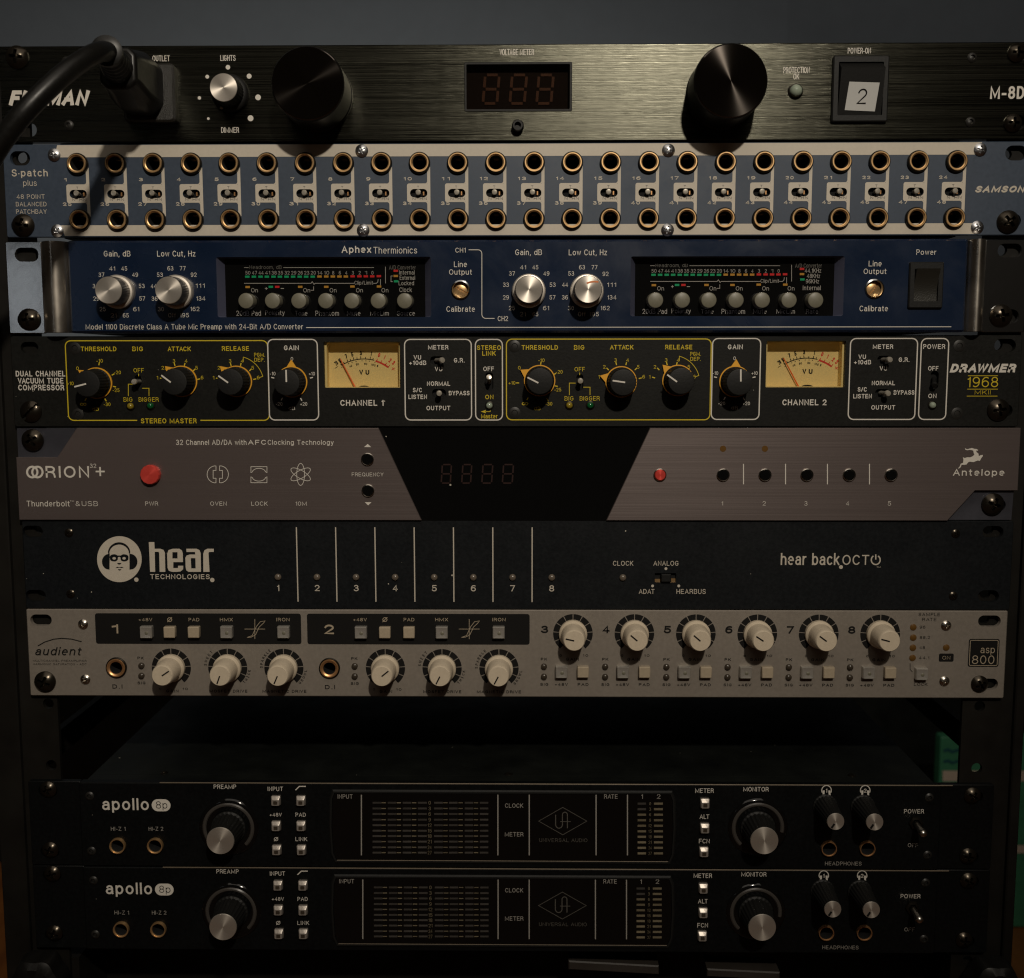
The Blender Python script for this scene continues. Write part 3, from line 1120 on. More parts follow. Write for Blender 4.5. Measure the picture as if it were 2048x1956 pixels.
mb = MB().use(M['sticker'])
q = [P('C', x, y, -3) for x, y in ((962, 446), (1132, 453), (1148, 300), (978, 295))]
mb.add([(p[0], on_rocker(*p), p[1]) for p in q], [(0, 1, 2, 3)])
mb.use(M['dark'])
n0 = len(mb.v)
x, z = P('C', 1054, 373, -3)
letter(mb, '2', x, z, S('C', 52), S('C', 76), 0, 0.0, 0.05)
mb.v = mb.v[:n0] + [(p[0], on_rocker(p[0], p[2]) - 0.15, p[2]) for p in mb.v[n0:]]
o = part('sticker', mb, psw)
o['label'] = 'white paper sticker bearing the figure 2'

# ------------------------------------------------------------------ 2 patchbay
zt, zb = RZ['sam']
u = unit('patchbay', 'blue patchbay with two cream stripes and two rows of brass jack sockets', 'patchbay', zt, zb)
PROT = 2.6
j1, j24 = P('A', 426, 750, -PROT), P('C', 1593, 735, -PROT)
k1, k24 = P('A', 441, 1070, -PROT), P('C', 1582, 1048, -PROT)
xa = (j1[0] + k1[0]) / 2
xb = (j24[0] + k24[0]) / 2
zr1 = P('B', 1087, 740, -PROT)[1]
zr2 = P('B', 1090, 1057, -PROT)[1]
JX = [xa + (xb - xa) * i / 23 for i in range(24)]
Z = S('B', 1)          # one reading unit in mm
SWX, SWZ = -7 * Z, zr1 - 160 * Z
pl = MB().use(M['samson'])
holes = []
for x in JX:
    holes.append(circ(x, zr1, 4.2, 20))
    holes.append(circ(x, zr2, 4.2, 20))
    holes.append(slot(x + SWX, SWZ, 8.2, 3.9, 5))
holes += [slot(*P('A', 112, 720), SLW, SLH), slot(*P('A', 118, 1098), SLW, SLH), slot(*P('C', 1920, 690), SLW + .6, SLH + .2), slot(*P('C', 1890, 1070), SLW, SLH)]
pl.prism(rrect(-240.6, 241.5, zb, zt, 0.8, 3), 2.6, 0, 0.3, holes)
part('faceplate', pl, u)
L = MB().use(M['cream'])
for ya, yb, xl, xr, sl in ((633 + 5, 707, P('A', 305, 690)[0], P('C', 1725, 690)[0], 3.0), (1090, 1150, P('A', 345, 1120)[0], P('C', 1690, 1120)[0], -3.0)):
    z1_, z0_ = P('B', 1000, ya)[1], P('B', 1000, yb)[1]
    # the stripes run behind the sockets, so cut round them
    zc = zr1 if sl > 0 else zr2
    hs = []
    L.flat([(xl + (0 if sl > 0 else 1.5), z0_), (xr, z0_), (xr, z1_), (xl + (1.5 if sl > 0 else 0), z1_)], -0.06)
D = MB().use(M['navyink'])
for i, x in enumerate(JX):
    bx0, bx1, sx1 = x - 71 * Z, x + 40 * Z, x + 57 * Z
    z1_, z0_ = zr1 - 108 * Z, zr1 - 208 * Z
    sl = slot(x + SWX, SWZ, 8.2, 3.9, 5)
    L.flat(rrect(bx0, bx1 + 0.2, z0_, z1_, 0.9, 3), -0.07, [sl])
    L.flat([(bx1, zr2 + 1.7), (sx1, zr2 + 1.7), (sx1, zr1 - 1.7), (bx1, zr1 - 1.7)], -0.08)
    for sgn in (1, -1):            # little fillets where strip and box meet
        zc = z1_ if sgn > 0 else z0_
        L.flat([(bx1 + .05, zc - sgn * .1), (bx1 + .05, zc + sgn * 1.0), (bx1 - 0.3, zc + sgn * .3), (bx1 - 1.0, zc - sgn * .1)], -0.09)
    n = str(i + 1)
    letter(L, n, x - (66 if len(n) > 1 else 74) * Z, zr1 - 83 * Z, (44 if len(n) > 1 else (13 if n == '1' else 22)) * Z, 18 * Z, -0.12, 0.075)
    letter(L, str(i + 25), x - 70 * Z, zr2 + 86 * Z, 48 * Z, 19 * Z, -0.12, 0.075)
    letter(D, 'T', x - 10 * Z, zr1 - 127 * Z, 12 * Z, 12 * Z, -0.15, 0.02)
    letter(D, 'N', x - 33 * Z, zr1 - 190 * Z, 16 * Z, 14 * Z, -0.15, 0.02)
    letter(D, 'HN', x + 18 * Z, zr1 - 190 * Z, 38 * Z, 14 * Z, -0.15, 0.02)
T(L, '48 POINT', 'A', 172, 935, 158, 25)
T(L, 'BALANCED', 'A', 175, 977, 172, 25)
T(L, 'PATCHBAY', 'A', 176, 1019, 172, 25)
printed('lettering', L, u)
part('switch_lettering', D, u)
L = MB().use(M['cream'])
T(L, 'S·patch', 'A', 167, 806, 202, 50, b=0.035)
T(L, 'plus', 'A', 168, 862, 76, 42, b=0)
T(L, 'SAMSON', 'C', 1832, 893, 282, 38, b=0.11, sh=0.25)
printed('logo', L, u)
JM = jack_meshes(4.45, 3.2, M['brass'], PROT)
for z in (zr1, zr2):
    for x in JX:
        jack(u, JM, x, z)
lev = lever_mesh(3.2, 1.3)
mb = MB().use(M['void'])
mb.box(-4.6, 4.6, 2.7, 3.4, -2.4, 2.4)
mb.use(M['copper'])
mb.box(1.9, 2.5, 1.2, 2.7, -0.8, 0.9)
swm = mesh_of(mb, 'slide_switch')
for i, x in enumerate(JX):
    s = part('slide_switch', swm, u, (x + SWX, 0, SWZ))
    part('lever', lev, s, (x + SWX + random.uniform(-0.35, 0.2), 0.4, SWZ + 0.1))
for fr, x, y in (('A', 297, 698), ('A', 315, 1125), ('B', 120, 675), ('B', 128, 1122), ('B', 1845, 672), ('B', 1840, 1120), ('C', 1725, 668), ('C', 1708, 1105)):
    screw('zinc', u, fr, x, y, -0.1)
screw('rack', u, 'A', 125, 1095)
screw('rack', u, 'C', 1880, 1075)

# ------------------------------------------------------------------ 3 tube mic preamp
zt, zb = RZ['aph']
u = unit('microphone_preamp', 'glossy navy blue microphone preamp with chrome ears and round silver knobs', 'preamp', zt, zb)
YB = -4.0
pxl, pxr = P('D', 385, 300, YB)[0], P('F', 1642, 300, YB)[0]
d1a, d1b = P('D', 1212, 152, YB), P('E', 512, 488, YB)
d2a, d2b = P('E', 1632, 148, YB), P('F', 948, 482, YB)
psa, psb = P('F', 1318, 180, YB), P('F', 1500, 440, YB)
pl = MB().use(M['aphex'])
cal = [P('E', 677, 336, YB), P('F', 1124, 330, YB)]
dl1 = rrect(d1a[0], d1b[0], d1b[1], d1a[1], 1.0, 3)
dl2 = rrect(d2a[0], d2b[0], d2b[1], d2a[1], 1.0, 3)
pl.prism(rrect(pxl, pxr, zb, zt, 1.2, 4), 2.0, YB, 1.0, [dl1, dl2, rrect(psa[0] + 1, psb[0] - 1, psb[1] + 1, psa[1] - 1, 0.5, 2), circ(*cal[0], 3.9), circ(*cal[1], 3.9)])
part('faceplate', pl, u)
for s, xo in ((-1, -241.6), (1, 241.8)):
    xi = pxl if s < 0 else pxr
    xm = P('D', 240, 300)[0] if s < 0 else P('F', 1740, 300)[0]
    ex0, ex1 = sorted((xo, xm))
    hl = ([slot(*P('D', 150, 138), 11.5, 6.6), slot(*P('D', 165, 503), 11.5, 8.0)] if s < 0 else [slot(*P('F', 1885, 115), 11.5, 6.4), slot(*P('F', 1868, 485), 11.5, 6.6)])
    mb = MB().use(M['chrome'])
    mb.prism(rrect(ex0, ex1, zb, zt, 0.8, 3), 2.4, 0, 0.3, hl)
    part('ear', mb, u)
    # rolled chrome edge between ear and face
    mb = MB().use(M['satin'])
    mb.sheet = False
    n = 14
    prof = []
    for i in range(n + 1):
        t = i / n
        x = xm + (xi - xm) * t
        y = -0.0 - 6.2 * math.sin(PI * min(1, t * 1.0)) ** 0.8 + YB * 0.2 * t
        prof.append((x, y))
    mb.add([(x, y, zz_) for x, y in prof for zz_ in (zb + 0.3, zt - 0.3)], [(2 * i, 2 * i + 1, 2 * i + 3, 2 * i + 2) for i in range(n)])
    mb.add([(x, y, zz_) for zz_ in (zb + 0.3, zt - 0.3) for x, y in prof] + [(xm, 3, zb + .3), (xi, 3, zb + .3), (xm, 3, zt - .3), (xi, 3, zt - .3)],
           [tuple(range(n + 1)) + (2 * n + 3, 2 * n + 2), tuple(range(n + 1, 2 * n + 2)) + (2 * n + 5, 2 * n + 4)])
    part('edge_moulding', mb, u)
Y3 = YB - 0.12
L = MB().use(M['ink'])
g3 = dict(Y=Y3)
for fr, x, y in (('D', 657, 135), ('E', 1058, 127)):
    T(L, 'Gain, dB', fr, x, y, 150, 38, **g3)
for fr, x, y in (('D', 989, 135), ('E', 1391, 128)):
    T(L, 'Low Cut, Hz', fr, x, y, 215, 38, **g3)
G1 = [('41', 629, 216), ('45', 697, 216), ('49', 758, 251), ('53', 795, 314), ('57', 798, 384), ('61', 764, 444), ('65', 706, 479), ('21', 637, 479), ('25', 576, 444), ('29', 540, 385), ('33', 536, 315), ('37', 569, 251)]
G2 = [('63', 956, 215), ('77', 1025, 215), ('92', 1087, 251), ('111', 1123, 312), ('134', 1127, 384), ('162', 1094, 443), ('195', 1035, 478), ('Off', 965, 478), ('30', 903, 444), ('36', 867, 385), ('44', 862, 315), ('53', 897, 251)]
G3 = [('41', 1027, 209), ('45', 1096, 209), ('49', 1158, 244), ('53', 1193, 307), ('57', 1192, 378), ('61', 1156, 438), ('65', 1096, 472), ('21', 1026, 472), ('25', 964, 438), ('29', 931, 378), ('33', 931, 307), ('37', 965, 244)]
G4 = [('63', 1358, 209), ('77', 1428, 209), ('92', 1490, 246), ('111', 1524, 307), ('134', 1526, 378), ('162', 1488, 438), ('195', 1427, 472), ('Off', 1357, 472), ('30', 1296, 438), ('36', 1262, 378), ('44', 1263, 307), ('53', 1297, 244)]
for fr, g in (('D', G1), ('D', G2), ('E', G3), ('E', G4)):
    for s, x, y in g:
        T(L, s, fr, x, y, {2: 33, 3: 50}[len(s)] if s != 'Off' else 42, 24, b=0.005, **g3)
T(L, 'CH1', 'E', 676, 113, 58, 27, **g3)
T(L, 'CH2', 'E', 914, 497, 58, 28, **g3)
br = [(722, 111), (775, 111)] + [(775 + 21 * math.sin(t), 132 - 21 * math.cos(t)) for t in (.4, .8, 1.2, 1.57)] + [(796, 474)] + \
     [(818 - 22 * math.cos(t), 474 + 22 * math.sin(t)) for t in (.4, .8, 1.2, 1.57)] + [(867, 496)]
line(L, 'E', br, 0.33, Y3)
for fr, x, y in (('E', 676, 192), ('F', 1129, 188)):
    T(L, 'Line', fr, x, y, 73, 32, **g3)
for fr, x, y in (('E', 676, 239), ('F', 1128, 235)):
    T(L, 'Output', fr, x, y, 128, 37, **g3)
for fr, x, y in (('E', 677, 443), ('F', 1121, 440)):
    T(L, 'Calibrate', fr, x, y, 160, 32, **g3)
T(L, 'Power', 'F', 1416, 124, 112, 30, **g3)
T(L, 'Model 1100 Discrete Class A Tube Mic Preamp with 24-Bit A/D Converter', 'D', 1090, 546, 1220, 38, b=0.006, **g3)
z_ = P('E', 1000, 546, Y3)[1]
L.stroke([(P('D', 1718, 549, Y3)[0], z_), (P('F', 1556, 544, Y3)[0], z_)], 0.33, Y3)
printed('lettering', L, u)
L = MB().use(M['ink'])
T(L, 'Aphex', 'E', 92, 113, 166, 48, b=0.035, **g3)
T(L, 'Thermionics', 'E', 310, 113, 245, 38, b=0.0, **g3)
printed('logo', L, u)
for i, (fr, x, y) in enumerate((('D', 608, 338), ('D', 945, 338), ('E', 1060, 333), ('E', 1393, 333))):
    h = YB - 13.5
    a_, b_ = P(fr, x, y, h)
    mb = MB().use(M['skirt'])
    mb.lathe([(7.9, 0), (7.9, -2.6), (7.4, -3.2), (6.5, -3.4)], 56)
    mb.use(M['knurl'])
    mb.lathe([(6.6, -3.3, .03), (6.5, -12.6, .03), (6.2, -13.2)], 160, flute=52)
    k = part('knob', mesh_of(mb, 'knob', 25), u, (a_, YB, b_))
    mb = MB().use(M['cap'])
    mb.lathe([(6.2, -13.2), (6.0, -13.5), (0, -13.5)], 56)
    part('cap', mesh_of(mb, 'cap', 20), k, (a_, YB, b_))
    if i == 3:
        mb = MB().use(M['crayon'])
        yy = YB - 13.58
        line(mb, 'E', [(1384, 299), (1405, 292), (1428, 289), (1450, 291)], 0.75, yy)
        o = part('crayon_mark', mb, k)
        o['label'] = 'orange crayon streak across the knob face'
# calibrate trimmers
for c in cal:
    mb = MB().use(M['chrome'])
    mb.lathe([(4.7, 0.2), (4.5, -0.7), (3.9, -0.9), (3.7, -0.2), (3.7, 6)], 36)
    k = part('calibrate_trimmer', mesh_of(mb, 'calibrate_trimmer', 30), u, (c[0], YB, c[1]))
    part('slotted_screw', screw_mesh(3.6, 0.8, 'slit', M['brass'], 'slotted_screw', -0.5 if c is cal[0] else 0.9), k, (c[0], YB + 2.2, c[1]))
# power rocker
x0, z1, x1, z0 = psa[0], psa[1], psb[0], psb[1]
mb = MB().use(M['plastic'])
mb.prism(rrect(x0, x1, z0, z1, 0.8, 3), YB + 2, YB - 1.6, 0.5, [rrect(x0 + 2.4, x1 - 2.4, z0 + 3.2, z1 - 3.2, 0.4, 2)])
psw = part('power_switch', mb, u)
mb = MB().use(M['rocker'])
mb.sheet = False
n = 10
pr = []
for i in range(n + 1):
    t = i / n
    pr.append((z0 + 3.3 + (z1 - z0 - 6.6) * t, YB - 0.4 - 4.2 * t + 1.5 * math.sin(PI * t)))
xa, xb = x0 + 2.6, x1 - 2.6
mb.add([(x, y, z) for z, y in pr for x in (xa, xb)], [(2 * i, 2 * i + 1, 2 * i + 3, 2 * i + 2) for i in range(n)])
for x in (xa, xb):
    mb.add([(x, y, z) for z, y in pr] + [(x, YB + 3, pr[-1][0]), (x, YB + 3, pr[0][0])], [tuple(range(n + 3))])
part('rocker', mb, psw)
# the two meter windows
HN = ['50', '47', '44', '41', '38', '35', '32', '29', '26', '23', '20', '14', '10', '8', '6', '4', '3', '2', '1', '0']
HX = [1391, 1428, 1465, 1501, 1538, 1574, 1611, 1648, 1685, 1721, 1758, 1795, 1833, 1870, 1907, 1943, 1980, 2018, 2054, 2090]
YD = 1.5
for di, (da, db, dl) in enumerate(((d1a, d1b, dl1), (d2a, d2b, dl2))):
    def fx(x, y):
        return (x + 2279 * di, y - 10.5 * di)
    Yt = YD - 0.12
    mb = MB().use(M['glossblack'])
    mb.box(da[0] - 2, db[0] + 2, YD, YD + 1.5, db[1] - 2, da[1] + 2)
    dp = part('meter_window', mb, u)
    # sloping reveal round the window, its lighter blue painting in a reflection
    mb = MB().use(M['reveal'])
    mb.sheet = False
    o_ = rrect(da[0], db[0], db[1], da[1], 1.0, 3)
    i_ = rrect(da[0] + 2.6, db[0] - 3.2, db[1] + 0.1, da[1] - 0.4, 0.4, 3)
    n = len(o_)
    mb.add([(x, YB, z) for x, z in o_] + [(x, YD - 0.05, z) for x, z in i_], [(i, i + n, (i + 1) % n + n, (i + 1) % n) for i in range(n)])
    part('bezel', mb, dp)
    L = MB().use(M['inkdim'])

    def tx(s, x, y, w_, h_, b_=0.004):
        T(L, s, 'D', *fx(x, y), w_, h_, b=b_, Y=Yt)
    L.use(M['inkfaint'])  # fainter ink paints in the shade over the top row of words
    tx('Headroom, dB', 1490, 210, 180, 24)
    tx('A/D Converter', 2258, 210, 150, 24)
    L.use(M['inkdim'])
    line(L, 'D', [fx(1370, 211), fx(1395, 211)], 0.22, Yt)
    line(L, 'D', [fx(1590, 211), fx(2098, 211)], 0.22, Yt)
    for s, x in zip(HN, HX):
        tx(s, x, 240, 28 if len(s) > 1 else 11, 20)
    line(L, 'D', [fx(1370, 299), fx(1745, 299), fx(1752, 290), fx(1762, 305), fx(1768, 299), fx(1988, 299)], 0.25, Yt)
    line(L, 'D', [fx(2094, 299), fx(2112, 299), fx(2120, 292), fx(2122, 276)], 0.25, Yt)
    line(L, 'D', [fx(2135, 310), fx(2135, 276)], 0.25, Yt)
    tx('Clip/Limit', 2041, 298, 104, 26)
    line(L, 'D', [fx(2163, 206), fx(2163, 299)], 0.25, Yt)
    for s, x, y in zip(('Internal', 'External', 'Locked') if di == 0 else ('44.1KHz', '48KHz', '96KHz'), (2283, 2286, 2280), (238, 268, 298)):
        tx(s, x, y, 86 if di == 0 else (92 if y == 238 else 74), 24)
    if di == 0:
        line(L, 'D', [fx(2204, 258), fx(2194, 258), fx(2194, 290), fx(2204, 290)], 0.25, Yt)
    tx('Clock' if di == 0 else 'Internal', 2276, 335, 70 if di == 0 else 100, 26)
    for x in (1428, 1721, 1869, 2017, 2160):
        tx('On', x, 338, 38, 24)
    line(L, 'D', [fx(1743, 338), fx(1760, 338), fx(1760, 316)], 0.25, Yt)
    tx('+', 1494, 328, 16, 16)
    tx('-', 1584, 328, 18, 4)
    for s, x, w_, h_ in (('20dB Pad', 1395, 138, 28), ('Polarity', 1543, 108, 32), ('Tone', 1690, 70, 26), ('Phantom', 1836, 132, 28), ('Mute', 1985, 76, 26), ('MicLim', 2130, 104, 26),
                         ('Source' if di == 0 else 'Rate', 2278, 100 if di == 0 else 68, 26)):
        tx(s, x, 467, w_, h_)
    printed('lettering', L, dp)
    for nm, ms, pts in (
        ('green_indicator', M['grn'], [(x - 3, 262) for x in HX[:11]] + [(1520, 319), (2223, 288)]),
        ('amber_indicator', M['ylw'], [(x - 2, 261) for x in HX[11:16]] + [(1390, 320), (1685, 319), (1831, 319), (1978, 317), (2127, 317), (2221, 258)]),
        ('red_indicator', M['rled'], [(x - 1, 260) for x in HX[16:]] + [(2126, 259), (1556, 319), (2221, 229)])):
        mb0 = MB().use(ms)
        mb0.box(-1.05, 1.05, -0.15, 0.05, -0.5, 0.5)
        me = mesh_of(mb0, 'indicator')
        for x, y in pts:
            a_, b_ = P('D', *fx(x, y), YD)
            part('indicator', me, dp, (a_, YD, b_))
    mbb = MB().use(M['greybtn'])
    mbb.lathe([(3.75, 0), (3.7, -5.4), (3.5, -6.0), (3.1, -6.2), (0, -6.2)], 32)
    bme = mesh_of(mbb, 'push_button', 35)
    for x in (1379, 1528, 1676, 1827, 1973, 2122, 2270):
        # readings are for the first window's button fronts
        a_, b_ = P('D', x, 397, YD - 6.2)
        if di:
            a_ += P('E', 1771, 390, YD - 6.2)[0] - P('D', 1379, 397, YD - 6.2)[0]
        part('push_button', bme, dp, (a_, YD, b_))
screw('rack', u, 'D', 158, 503)
screw('rack', u, 'F', 1840, 480)

# ------------------------------------------------------------------ 4 tube compressor
zt, zb = RZ['dra']
u = unit('tube_compressor', 'black tube compressor with yellow lettering and two lit-looking cream needle meters', 'compressor', zt, zb)
u['label'] = 'black tube compressor with yellow lettering and two cream needle meters'
VUW = [(P('D', 1815, 627), P('E', 340, 885)), (P('F', 520, 622), P('F', 957, 883))]
pl = MB().use(M['black'])
tog = [('D', 775, 858, 'r'), ('E', 1346, 853, 'r'), ('E', 545, 731, 'h'), ('E', 556, 915, 'h'), ('E', 838, 850, 'v'), ('F', 1180, 728, 'h'), ('F', 1168, 915, 'h'), ('F', 1462, 842, 'v')]
holes = []
for fr, x, y, k in tog:
    a_, b_ = P(fr, x, y)
    w_, h_ = {'r': (3.4, 7.6), 'h': (6.6, 3.8), 'v': (3.8, 8.6)}[k]
    holes.append(rrect(a_ - w_ / 2, a_ + w_ / 2, b_ - h_ / 2, b_ + h_ / 2, 1.6, 4))
for (p, q) in VUW:
    holes.append(rrect(p[0], q[0], q[1], p[1], 0.4, 2))
holes += [slot(*P('D', 165, 660), 8.5, 5.4), slot(*P('F', 1858, 648), 10.2, 6.2), slot(*P('D', 172, 1022), 8.5, 5.4), slot(*P('F', 1840, 1012), 10.2, 6.0)]
pl.prism(rrect(-241.6, 241.2, zb, zt, 1.2, 4), 2.6, 0, 0.35, holes)
part('faceplate', pl, u)
Yl = MB().use(M['yellow'])
Wh = MB().use(M['ink'])


def frame_loop(p0, p1, r):
    return rrect(p0[0], p1[0], p1[1], p0[1], r, 5)


# yellow frames
x0, x1 = P('D', 376, 850)[0], P('D', 1507, 850)[0]
z1, z0 = P('D', 900, 621)[1], P('D', 900, 1068)[1]
lp = rrect(x0, x1, z0, z1, 2.6, 5)
ga, gb = P('D', 770, 1068)[0], P('D', 1125, 1068)[0]
cut = lp.index(min(lp, key=lambda p: abs(p[1] - z0) * 10 + abs(p[0] - (x1 - 2.6))))
# open the outline at the foot for the words
order = lp[cut:] + lp[:cut]
Yl.stroke([(gb, z0)] + order + [(ga, z0)], 0.5, -0.12)
x0b, x1b = P('E', 934, 850)[0], P('F', 205, 850)[0]
z1b, z0b = P('E', 1400, 612)[1], P('E', 1400, 1065)[1]
Yl.stroke(rrect(x0b, x1b, z0b, z1b, 2.6, 5), 0.5, -0.12, True)
for fr0, xa_, fr1, xb_ in (('D', 1504, 'D', 1788), ('E', 361, 'E', 741), ('E', 757, 'E', 915), ('F', 209, 'F', 485), ('F', 980, 'F', 1362), ('F', 1376, 'F', 1536)):
    za, zb2 = P(fr0, xa_, 614 if fr0 != 'F' else 609)[1], P(fr0, xa_, 1066 if fr0 != 'F' else 1063)[1]
    Wh.stroke(rrect(P(fr0, xa_, 840)[0] + .3, P(fr1, xb_, 840)[0] - .3, zb2, za, 2.6, 5), 0.55, -0.14, True)
for s, fr, x, y, w_ in (('THRESHOLD', 'D', 553, 667, 200), ('BIG', 'D', 772, 667, 60), ('ATTACK', 'D', 1006, 667, 130), ('RELEASE', 'D', 1321, 665, 152),
                        ('THRESHOLD', 'E', 1121, 659, 204), ('BIG', 'E', 1342, 659, 58), ('ATTACK', 'E', 1581, 658, 132), ('RELEASE', 'E', 1901, 657, 152), ('STEREO', 'E', 836, 660, 134), ('LINK', 'E', 836, 692, 76)):
    T(Yl, s, fr, x, y, w_, 26, b=0.04)
T(Yl, 'STEREO MASTER', 'D', 947, 1071, 312, 28, b=0.04)
for s, x, y, w_ in (('DUAL CHANNEL', 227, 806, 278), ('VACUUM TUBE', 228, 846, 256), ('COMPRESSOR', 231, 884, 258)):
    T(Wh, s, 'D', x, y, w_, 32, b=0.045)
T(Wh, 'GAIN', 'D', 1635, 661, 84, 27, b=0.045)
T(Wh, 'GAIN', 'F', 344, 656, 84, 27, b=0.045)
T(Wh, 'CHANNEL 1', 'E', 123, 970, 243, 33, b=0.045)
T(Wh, 'CHANNEL 2', 'F', 732, 967, 248, 33, b=0.045)
for fr, dx, dy in (('E', 0, 0), ('F', 619, -3.5)):
    for s, x, y, w_ in (('METER', 551, 658, 114), ('VU', 434, 715, 42), ('+10dB', 436, 745, 96), ('G.R.', 669, 731, 60), ('VU', 553, 780, 42), ('NORMAL', 553, 862, 130), ('S/C', 434, 898, 50),
                        ('LISTEN', 436, 936, 104), ('BYPASS', 669, 915, 116), ('OUTPUT', 552, 999, 134)):
        T(Wh, s, fr, x + dx + (3 if fr == 'F' else 0), y + dy, w_, 25, b=0.04)
T(Wh, 'OFF', 'E', 834, 779, 60, 25, b=0.03)
T(Yl, 'ON', 'E', 838, 937, 46, 25, b=0.03)
T(Yl, 'Master', 'E', 838, 1045, 92, 25, b=0.025)
line(Yl, 'E', [(815, 1019), (843, 1019), (843, 1012)], 0.3)
Yl.flat([P('E', 790, 1019), P('E', 818, 1010), P('E', 818, 1028)], -0.12)
T(Wh, 'POWER', 'F', 1460, 654, 124, 27, b=0.04)
T(Wh, 'OFF', 'F', 1455, 776, 58, 25, b=0.03)
T(Wh, 'ON', 'F', 1450, 931, 46, 25, b=0.03)
# dials: base centre, scale writing, ticks
TH_M = [('+10', -142, 0, 38), ('0', -101, -85, 14), ('-10', 23, -127, 36), ('-20', 123, -62, 38), ('-25', 115, 38, 38), ('∞', -69, 117, 36), ('-30', 65, 117, 38), ('dB', 0, 143, 36)]
TH_T = [(-110, 0), (20, -110), (98, -50), (106, 18), (-55, 89), (56, 92)]
AT_M = [('1', -127, -34, 8), ('2', -97, -90, 14), ('3', -34, -128, 14), ('4', 34, -128, 16), ('5', 93, -90, 14), ('6', 124, -35, 14)]
AT_T = [(-104, -30), (-78, -78), (-30, -108), (26, -108), (80, -78), (104, -26)]
GA_M = [('0', 0, -130, 14), ('-10', -108, -47, 32), ('+10', 112, -47, 34), ('-20', -72, 123, 38), ('+20', 66, 123, 40), ('dB', 0, 147, 36)]
GA_T = [(-107, -24), (109, -24), (-56, 95), (52, 97)]
dials = [('D', 536, 861, 'T', 487, 862), ('D', 1010, 863, 'A', 975, 852), ('D', 1325, 863, 'A', 1290, 852), ('D', 1638, 853, 'G', 1607, 855),
         ('E', 1107, 858, 'T', 1122, 848), ('E', 1580, 858, 'A', 1590, 855), ('F', -10, 858, 'A', 42, 847), ('F', 340, 850, 'G', 369, 853)]
ptr = [((417, 880), (483, 863)), ((905, 815), (958, 855)), ((1225, 818), (1280, 857)), ((1605, 785), (1607, 853)),
       ((1052, 827), (1113, 858)), ((1530, 845), (1600, 855)), ((-38, 812), (17, 852)), ((375, 782), (375, 850))]
tri = [(-95, -70), (-88, -83), (-85, -80), (0, -108), (-85, -48), (-104, -30), (-72, -72), (4, -108)]
for (fr, bx, by, kind, fx_, fy_), (pa, pb), (tx_, ty_) in zip(dials, ptr, tri):
    MK, TK = {'T': (TH_M, TH_T), 'A': (AT_M, AT_T), 'G': (GA_M, GA_T)}[kind]
    dst = Wh if kind == 'G' else Yl
    for s, dx, dy, w_ in MK:
        T(dst, s, fr, bx + dx, by + dy, w_, 20 if s != '∞' else 16, b=0.01)
    for dx, dy in TK:
        k = math.hypot(dx, dy)
        line(dst, fr, [(bx + dx * (k - 8) / k, by + dy * (k - 8) / k), (bx + dx * (k + 9) / k, by + dy * (k + 9) / k)], 0.5)
    H = -13.0
    a_, b_ = P(fr, fx_, fy_, H)
    x0_, z0_ = P(fr, bx, by)
    mb = MB().use(M['plastic'])
    mb.lathe([(7.0, -1.2, .0), (7.0, -2.2, .0), (6.7, -2.6, .05), (6.35, -12.2, .05), (6.0, -12.9), (5.6, -13.0), (0, -13.0)], 112, flute=28)
    k = part('knob', mesh_of(mb, 'knob', 40), u, (a_, 0, b_))
    mb = MB().use(M['orange'])
    ang = math.atan2(-ty_, tx_)
    loop = []
    for i in range(49):
        t = ang + 0.30 + (2 * PI - 0.60) * i / 48
        loop.append((7.5 * math.cos(t), 7.5 * math.sin(t)))
    loop.append((10.6 * math.cos(ang), 10.6 * math.sin(ang)))
    mb.prism(loop, -0.3, -1.2)
    part('skirt', mb, k, (a_, 0, b_))
    mb = MB().use(M['ink'])
    line(mb, fr, [pa, pb], 0.72, H - 0.08)
    part('pointer', mb, k)
for fr, x, y in (('D', 1325, 863), ('F', -10, 858)):
    T(Yl, 'PGM.', fr, x + 131, y - 163, 60, 22, b=0.015)
    T(Yl, 'DEP.', fr, x + 131, y - 135, 58, 22, b=0.015)
    arc = [(x + 40, y - 125), (x + 40, y - 150)] + [(x + 155 * math.sin(t), y - 155 * math.cos(t)) for t in np.linspace(0.27, 1.30, 14)] + [(x + 130, y - 35)]
    line(Yl, fr, arc, 0.28)
for fr, ox, oy in (('D', 0, 0), ('E', 567, -6)):
    T(Yl, 'OFF', fr, 778 + ox, 787 + oy, 58, 24, b=0.01)
    line(Yl, fr, [(778 + ox, 806 + oy), (778 + ox, 820 + oy)], 0.3)
    T(Yl, 'BIG', fr, 726 + ox - 8, 951 + oy, 50, 24, b=0.01)
    T(Yl, 'BIGGER', fr, 842 + ox - 8, 951 + oy, 112, 24, b=0.01)
    line(Yl, fr, [(720 + ox, 932 + oy), (720 + ox, 865 + oy), (755 + ox, 865 + oy)], 0.3)
    line(Yl, fr, [(798 + ox, 888 + oy), (836 + ox, 888 + oy), (836 + ox, 932 + oy)], 0.3)
printed('yellow_lettering', Yl, u)
T(Wh, 'DRAWMER', 'F', 1735, 775, 372, 49, b=0.11, sh=0.22)
printed('white_lettering', Wh, u)
L = MB().use(M['yellow'])
T(L, '1968', 'F', 1733, 853, 172, 58, b=0.0)
T(L, 'MKII', 'F', 1732, 911, 88, 23, b=0.0)
for y, xa_, xb_ in ((818, 1650, 1818), (893, 1646, 1817), (932, 1643, 1815)):
    line(L, 'F', [(xa_, y), (xb_, y)], 0.28)
printed('logo', L, u)
lv = lever_mesh(7.2, 1.45)
lvb = lever_mesh(5.5, 1.5, M['plastic'])
